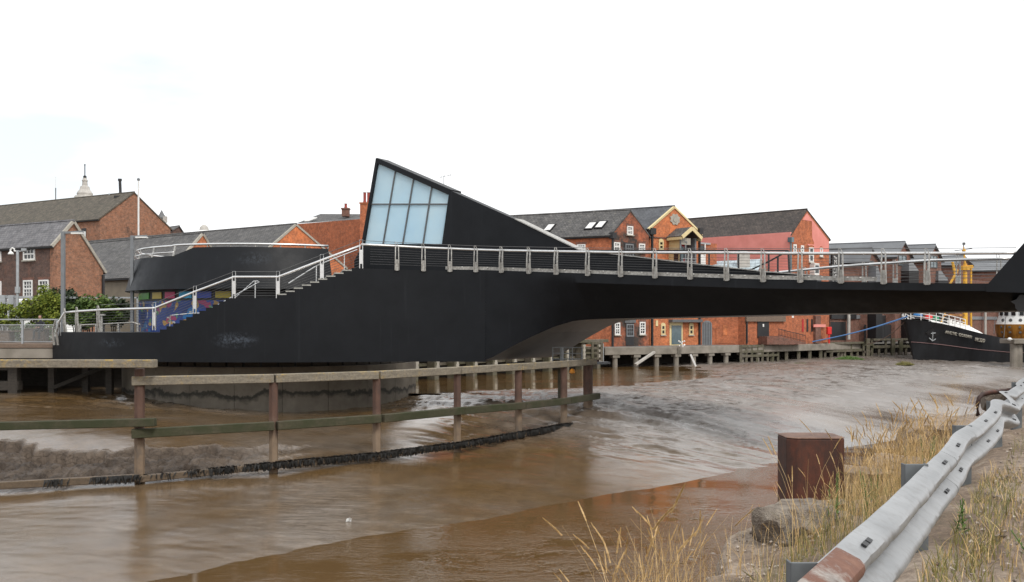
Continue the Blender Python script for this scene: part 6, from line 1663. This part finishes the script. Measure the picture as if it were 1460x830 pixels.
# jetty at the far right
jt = thing('concrete_jetty', P(1450, 500, 108), 'concrete topped jetty on thick piles at the far right beside the ship', 'jetty')
j0 = P2(1441, 108); mb = MB(); mb.box(j0.x, j0.x + 14, 107.2, 110.5, gz(490, 108), gz(483.5, 108)); mb.build('deck', M['concrete'], jt, bevel=.03)
for px in (1446, 1452, 1468, 1482):
    q_ = P2(px, 108); mb = MB(); mb.tube([v3(q_, -3.4), v3(q_, gz(490.1, 108))], .42, 12); mb.build('pile', M['concrete'], jt)
mb = MB(); mb.lathe(P(1439.5, 484, 107.6), [(.1, -.15), (.3, 0), (.1, .2)], 10); tag(mb.build('mooring_buoy', M['litter'], None, smooth=True), 'small white buoy hanging at the jetty corner', 'buoy')

# =================================================================== NEAR BANK
bar = thing('crash_barrier', (G0.x, G0.y, 0), 'dented pale corrugated crash barrier on grey posts running along the river bank', 'barrier')
ps_ = [(1.11, 3.7), (2.56, 6.3), (3.95, 8.75), (5.6, 11.5), (7.9, 15.6), (10.2, 19.5), (12.6, 23.4), (-.3, 1.3)]
zt_ = [.765, .765, .76, .76, .74, .72, .7, .76]
lean = [0, .0, .02, -.02, .03, 0, 0, 0]
for (x, y), z, l in zip(ps_, zt_, lean):
    mb = MB(); d_ = V(GD.x, GD.y, 0); n_ = V(GP.x, GP.y, 0)
    c0, c1 = V(x, y, -.5), V(x, y, z) + V(l, 0, 0)
    mb.obox((c0 + c1) / 2, V(1, 0, 0), V(0, 1, 0), (c1 - c0), .074, .004, (c1 - c0).length / 2)
    for s in (-1, 1): mb.obox((c0 + c1) / 2 + V(s * .0715, .035 * (1 if s > 0 else 1), 0), V(1, 0, 0), V(0, 1, 0), (c1 - c0), .004, .03, (c1 - c0).length / 2 - .002)
    mb.build('post', M['post_grey'], bar, bevel=.003)
# W beam swept along the posts, dented
prof_w = [(0.0, .155), (.012, .150), (.03, .140), (.066, .118), (.080, .098), (.082, .078), (.074, .058), (.03, .022), (.012, .006), (.012, -.006), (.03, -.022), (.074, -.058), (.082, -.078), (.080, -.098), (.066, -.118), (.03, -.140), (.012, -.150), (0.0, -.155)]
path = [(-.4, 1.05), (1.11, 3.7), (2.56, 6.3), (3.95, 8.75), (5.6, 11.5), (7.9, 15.6), (10.2, 19.5), (12.6, 23.4)]
def path_at(s):
    acc = 0
    for a, b in zip(path, path[1:]):
        a, b = V(*a), V(*b); L = (b - a).length
        if s <= acc + L: return a + (b - a) * (s - acc) / L, (b - a).normalized()
        acc += L
    return V(*path[-1]), (V(*path[-1]) - V(*path[-2])).normalized()
TL = sum((V(*b) - V(*a)).length for a, b in zip(path, path[1:]))
def dents(s):
    """sideways, vertical, twist, squash of the barrier"""
    side = -.012 * math.sin(s * .55); up = .012 * math.sin(s * .5 + 1); tw = .12 + .04 * math.sin(s * .8); sq = 1.0
    for c, w_, a, u_, t_, q_ in ((4.4, .9, .015, .0, .04, -.02), (8.0, .7, -.025, .03, .06, -.05), (11.6, .5, -.06, .05, .10, -.10), (12.6, .35, .10, -.05, -.15, -.12), (13.3, .3, -.10, .05, .2, -.15), (14.9, .5, .05, .03, -.1, -.1)):
        g = math.exp(-((s - c) / w_) ** 2); side += a * g; up += u_ * g; tw += t_ * g; sq += q_ * g
    return side, up, tw, sq
_rd = random.Random(77)
DENTS = [(3.2 + .42 * i + _rd.uniform(-.18, .18), _rd.uniform(.025, .05), _rd.uniform(.003, .010)) for i in range(36) if _rd.random() < .6]
def beam(s0, s1, name, m, off=0.0, lift=0.0, n=None, thick=.004):
    rings = []; n = n or int((s1 - s0) * 42)
    for k in range(n + 1):
        s = s0 + (s1 - s0) * k / n; p, d = path_at(s)
        # smooth heading
        _, d2 = path_at(max(0, s - .3)); _, d3 = path_at(min(TL, s + .3)); d = (d2 + d3).normalized()
        nrm = V(d.y, -d.x)                                 # away from the river
        side, up, tw, sq = dents(s)
        ring = []
        c = v3(p + nrm * (.05 + off + side * .7), .59 + up + lift)
        n3 = V(nrm.x, nrm.y, 0); ca, sa = math.cos(tw * .5), math.sin(tw * .5)
        outv = n3 * ca + Z * sa; upv = Z * ca - n3 * sa
        dent = -sum(a_ * math.exp(-((s - c_) / w_) ** 2) for c_, w_, a_ in DENTS)
        crin = .002 * float(vnoise(np.array([s * 4.0]), np.array([1.0]))[0])
        for o_, h_ in prof_w:
            j = .003 * float(vnoise(np.array([s * 3.0]), np.array([h_ * 30 + 5]))[0])
            ring.append(c + outv * (o_ * 1.25 + crin + j + dent * (o_ / .08) * (1.2 if h_ > 0 else .7)) + upv * (h_ * sq * 1.12))
        back = [r - outv * thick for r in ring[::-1]]
        rings.append(ring + back)
    mb = MB(); mb.loft(rings); return mb.build(name, m, bar, smooth='angle')
def beam_mat():
    m, t, b = mat('faded_white_steel')
    c = ramp(t, noise(t, 2.2, 6, .7), [(.3, (.23, .238, .246)), (.7, (.33, .338, .346))])
    c = mixc(t, ramp(t, noise(t, 7, 7, .8), [(.62, (0, 0, 0)), (.7, (.5,) * 3)]), c, (.2, .2, .19))
    c = mixc(t, ramp(t, noise(t, 3, 6, .7, sc=(6, 6, 1)), [(.5, (0, 0, 0)), (.7, (.5,) * 3)]), c, (.15, .142, .13))
    c = mixc(t, ramp(t, noise(t, 1.1, 6, .75), [(.66, (0, 0, 0)), (.74, (.6,) * 3)]), c, (.2, .12, .08))
    t.links.new(c, b.inputs['Base Color']); b.inputs['Roughness'].default_value = .38; b.inputs['Metallic'].default_value = .3
    bump(t, b, noise(t, 3.5, 4, .6), .25, .03)
    return m
M['beam'] = beam_mat()
cuts = [3.15, 7.0, 10.2, 12.9, 16.2, 19.5, 23.0, TL - .05]
for i, (a, b) in enumerate(zip(cuts, cuts[1:])):
    bo = beam(a - .12, b + .12, 'beam', M['beam'], off=.003 * (i % 2))
    # slotted bolt holes beside each post
    for s in (a - .55, a - .47, a + .42, a + .50):
        p, d = path_at(s); nrm = V(d.y, -d.x); side, up, tw, sq = dents(s); ca, sa = math.cos(tw * .5), math.sin(tw * .5); n3 = V(nrm.x, nrm.y, 0); outv = n3 * ca + Z * sa; upv = Z * ca - n3 * sa
        c = v3(p + nrm * (.05 + .006 + side * .7), .59 + up)
        for (oo, h_, a_, b_) in ((.050, .129, .52, .85), (.054, -.041, .63, .77)):
            n3b = (outv * a_ + upv * b_).normalized(); u3 = V(d.x, d.y, 0).cross(n3b)
            mb = MB(); q_ = c + outv * (oo * 1.25) + upv * (h_ * sq * 1.12) + n3b * .002; mb.obox(q_, V(d.x, d.y, 0), u3, n3b, .030, .012, .004); mb.build('bolt', M['black_trim'], bo)
beam(.2, 3.3, 'rusty_beam_end', rusty('rust_and_paint', (.14, .058, .035), (.22, .11, .07), (.35, .33, .30)), off=.014, lift=.008)

# rusty box pile
rp = V(3.13, 10.45); pile = thing('steel_pile', v3(rp, -4), 'thick rusty faceted steel pile with a flat capped top at the near bank edge', 'pile')
oc = [(-.30, -.17), (-.20, -.255), (.225, -.26), (.30, -.18), (.30, .18), (.22, .26), (-.2, .26), (-.30, .17)]
mb = MB(); mb.loft([[V(rp.x + a, rp.y + b, z) for a, b in oc] for z in (-4.8, -1, .47)]); mb.build('pile_body', M['rust'], pile, bevel=.012)
mb = MB(); mb.loft([[V(rp.x + a * k, rp.y + b * k, z) for a, b in oc] for z, k in ((.473, 1.0), (.479, 1.0), (.484, .96))]); mb.build('cap', rusty('rust_cap', (.12, .062, .04), (.22, .125, .085), (.06, .035, .026)), pile)

def rock(px, py, d, r, lab, sd, m='rubble', zb=None, name='rock', cl=.85):
    c = P(px, py, d); rs = random.Random(sd); bm = bmesh.new(); bmesh.ops.create_icosphere(bm, subdivisions=4, radius=1)
    for v in bm.verts:
        n_ = v.co.copy()
        k = 1 + .28 * float(fbm(np.array([n_.x * 1.3 + sd * 3]), np.array([n_.y * 1.3 + n_.z * 1.7]), 4)[0]) + .06 * float(fbm(np.array([n_.x * 6 + sd]), np.array([n_.y * 6 + n_.z * 5]), 3)[0])
        q_ = n_ * k; q_ = V(max(-cl, min(cl, q_.x)), max(-cl, min(cl, q_.y)), max(-.9, min(cl - .1, q_.z)))
        v.co = V(q_.x * r[0], q_.y * r[1], q_.z * r[2])
    me = bpy.data.meshes.new(name); bm.to_mesh(me); bm.free(); me.materials.append(M[m]); auto_uv(me, V(0, 0, 0))
    me.polygons.foreach_set('use_smooth', [True] * len(me.polygons))
    try: me.set_sharp_from_angle(angle=R(30))
    except Exception: pass
    o = bpy.data.objects.new(name, me); o.location = c; o.rotation_euler = (0, 0, rs.uniform(-.4, .4)); COL.objects.link(o)
    return tag(o, lab, 'rock', 'lumps of rubble on the bank')
rock(1146, 792, 8.7, (.44, .5, .47), 'big pale weathered concrete lump in front of the rusty steel pile', 1, 'lump', cl=1.0)
rock(1172, 742, 9.3, (.26, .3, .24), 'squared grey block at the foot of the rusty steel pile', 7)
rock(1232, 700, 10.6, (.42, .5, .3), 'flat pale rubble slab just right of the rusty steel pile', 2, 'pale_dirt')
rock(1278, 678, 11.6, (.45, .6, .28), 'long rubble slab under the tall straw grass', 9, 'pale_dirt')
rock(1355, 630, 13.0, (.6, .8, .36), 'wide earthy rubble mound behind the barrier', 3, 'pale_dirt', cl=1.0)
rock(1420, 571, 15.9, (.24, .25, .2), 'dark boulder beneath the rusty hoop', 4)
hp = thing('rusty_hoop', P(1410, 575, 14.6), 'bent rusty steel bar hoop behind the crumpled barrier', 'bar')
mb = MB(); pts = [P(1394.5, 592, 14.6), P(1394, 574, 14.6), P(1396, 567, 14.6), P(1401, 562, 14.7), P(1410, 559.5, 14.8), P(1442, 555.5, 15.6)]
mb.tube(pts, .03, 8); mb.build('hoop_bar', M['rust'], hp, smooth=True); mb = MB(); mb.tube([p + V(.035, .1, -.03) for p in pts], .022, 8); mb.build('inner_bar', M['rust'], hp, smooth=True)

# ------------------------------------------------------------------ grass
def blade(mb, rs, base, h, lean_, w0, seed_head):
    a = rs.uniform(0, 6.28); dirv = V(math.cos(a), math.sin(a), 0); bend = rs.uniform(.05, .5) * lean_
    side = V(-dirv.y, dirv.x, 0) if rs.random() < .5 else V(1, 0, 0)
    pts = []
    for k in range(5):
        t = k / 4; pts.append(base + Z * (h * t * (1 - .12 * bend * t)) + dirv * (h * bend * t * t))
    rows = []
    for k, p in enumerate(pts):
        w_ = w0 * (1 - .75 * k / 4)
        rows += [p - side * w_, p + side * w_]
    mb.add(rows, [[2 * k, 2 * k + 1, 2 * k + 3, 2 * k + 2] for k in range(4)])
    if seed_head:
        d = (pts[4] - pts[3]).normalized(); L = h * rs.uniform(.14, .24); r = L * .045; q_ = pts[4]
        s2_ = d.cross(side).normalized(); droop = dirv * L * .35 * rs.random()
        for j in range(5):
            t0 = j / 5; c = q_ + d * L * t0 + droop * t0 * t0; rr = r * (1.1 - .7 * abs(t0 - .35)); e = c + d * L * .32 + droop * .2
            for sv_ in (side, s2_): mb.add([c - sv_ * rr, e - sv_ * rr * .4, e + sv_ * rr * .4, c + sv_ * rr], [[0, 1, 2, 3]])
def grass_patch(name, lab, spots, m, sd, head=.4, lean_=1.0, w=.0028):
    rs = random.Random(sd); mb = MB()
    for (s0, s1, p0, p1, n, h0, h1) in spots:
        for k in range(n):
            # clumpy
            s = rs.uniform(s0, s1); p = rs.uniform(p0, p1)
            s += .12 * math.sin(p * 9 + s * 2) ; c = bank_xy(s, p); z = bank_h(s, p)
            if z < -1.2: continue
            h = rs.uniform(h0, h1) * (.6 + .5 * rs.random())
            blade(mb, rs, v3(c, z - .02), h, lean_, w * rs.uniform(.7, 1.5), rs.random() < head)
    o = mb.build(name, m, None, fix=False); o['label'] = lab; o['category'] = 'grass'; o['kind'] = 'stuff'; return o
# (s along barrier from first post, p towards river)
grass_patch('dry_grass', 'dry straw coloured grass with seed heads along the river edge of the bank',
    [(-.8, 2.6, 1.25, 2.05, 1100, .38, .8), (1.2, 3.4, 1.45, 2.0, 70, .5, .9), (2.4, 5.5, .95, 1.75, 150, .2, .42), (4.2, 5.6, 1.0, 1.3, 16, .55, .8), (4.3, 7.2, .3, 1.15, 650, .22, .48), (6.6, 9.8, .3, 1.35, 1100, .32, .74), (9.5, 13.5, .3, 1.6, 600, .25, .5), (0, 3, .35, 1.2, 150, .18, .4)], M['straw'], 1, .42, 1.0, .002)
grass_patch('olive_grass', 'olive green grass among the straw stems behind the barrier',
    [(1, 5, .25, 1.2, 700, .12, .3), (4, 9, .2, 1.1, 1100, .15, .36), (9, 14, .2, 1.3, 600, .18, .36), (-1, 2, .6, 1.8, 400, .1, .25)], M['straw_green'], 2, .06, 1.3, .0022)
grass_patch('roadside_grass', 'short sparse weeds and dead grass on the dirt right of the barrier',
    [(-1.5, 6, -.42, -.12, 900, .05, .2), (0, 9, -.6, -.2, 350, .04, .14), (-1, 3, -1.4, -.3, 300, .03, .11), (2, 8, -2.2, -.8, 250, .03, .1), (8, 16, -1.2, -.2, 900, .05, .2)], M['straw_green'], 3, .05, 1.6, .003)
grass_patch('dead_grass', 'bleached dead grass lying on the dirt right of the barrier',
    [(-1.5, 7, -.6, -.1, 800, .05, .18), (-1, 9, -2.0, -.5, 250, .03, .1)], M['straw'], 4, .1, 2.2, .0025)
# pebbles
rs = random.Random(21); mb = MB()
for k in range(3600):
    s = rs.uniform(-1.5, 11); p = rs.choice((rs.uniform(-2.6, -.15), rs.uniform(-1.8, -.7), rs.uniform(.9, 1.9))); c = bank_xy(s, p); z = bank_h(s, p)
    if z < -.8: continue
    r = rs.uniform(.005, .02) * (1.6 if rs.random() < .08 else 1)
    if p < -.6 and rs.random() < .16: r = rs.uniform(.03, .075)
    a = rs.uniform(0, 6.28); e = [V(math.cos(a + j * 2.09) * r * rs.uniform(.7, 1.3), math.sin(a + j * 2.09) * r * rs.uniform(.7, 1.3), r * rs.uniform(-.3, .3)) for j in range(3)]
    b = v3(c, z + .03); mb.add([b + e[0], b + e[1], b + e[2], b + V(r * rs.uniform(-.4, .4), r * rs.uniform(-.4, .4), r * rs.uniform(.4, .8)), b - V(0, 0, r)], [[0, 1, 3], [1, 2, 3], [2, 0, 3], [1, 0, 4], [2, 1, 4], [0, 2, 4]])
pb = mb.build('gravel', leafmat('pebble', (.16, .12, .09), (.5, .44, .38)), None, fix=False); pb['kind'] = 'stuff'; pb['label'] = 'loose pebbles and gravel scattered over the dirt bank'; pb['category'] = 'gravel'
# green weeds
def weed(s, p, h, lab, n=5, sd=1):
    rs = random.Random(sd); c = bank_xy(s, p); z = bank_h(s, p); root = thing('weed_plant', v3(c, z), lab, 'weed', 'green weeds along the barrier')
    st_ = MB(); lf = MB()
    for k in range(n):
        b = v3(c, z) + V(rs.gauss(0, .03), rs.gauss(0, .03), 0); t_ = b + V(rs.gauss(0, .05), rs.gauss(0, .05), h * rs.uniform(.7, 1))
        st_.tube([b, t_], .003, 4)
        for j in range(26):
            t = .15 + .85 * j / 26; q_ = b.lerp(t_, t); a = j * 2.4; L = .05 * (1.15 - t * .8); e = q_ + V(math.cos(a), math.sin(a), .5) * L; sd_ = V(-math.sin(a), math.cos(a), 0) * L * .16
            lf.add([q_, q_.lerp(e, .5) - sd_, e, q_.lerp(e, .5) + sd_], [[0, 1, 2, 3]])
    st_.build('stem', M['weed_green'], root); lf.build('foliage', M['weed_green'], root, fix=False)
weed(4.9, .95, .55, 'tall bright green weed left of the second barrier post', 3, 1)
weed(5.3, .75, .42, 'bushier green weed just behind the second barrier post', 5, 2)
weed(7.6, .55, .55, 'green weed in the tall straw by the third barrier post', 4, 3)
weed(3.3, -.22, .34, 'green weed poking up in front of the barrier joint', 3, 4)
weed(2.8, -.62, .2, 'small green weed on the dirt slope', 3, 5)
weed(1.5, -.45, .13, 'low spreading green weed near the lower picture edge', 7, 6)
weed(9.0, .6, .4, 'green weed behind the barrier before the crumpled joint', 4, 7)
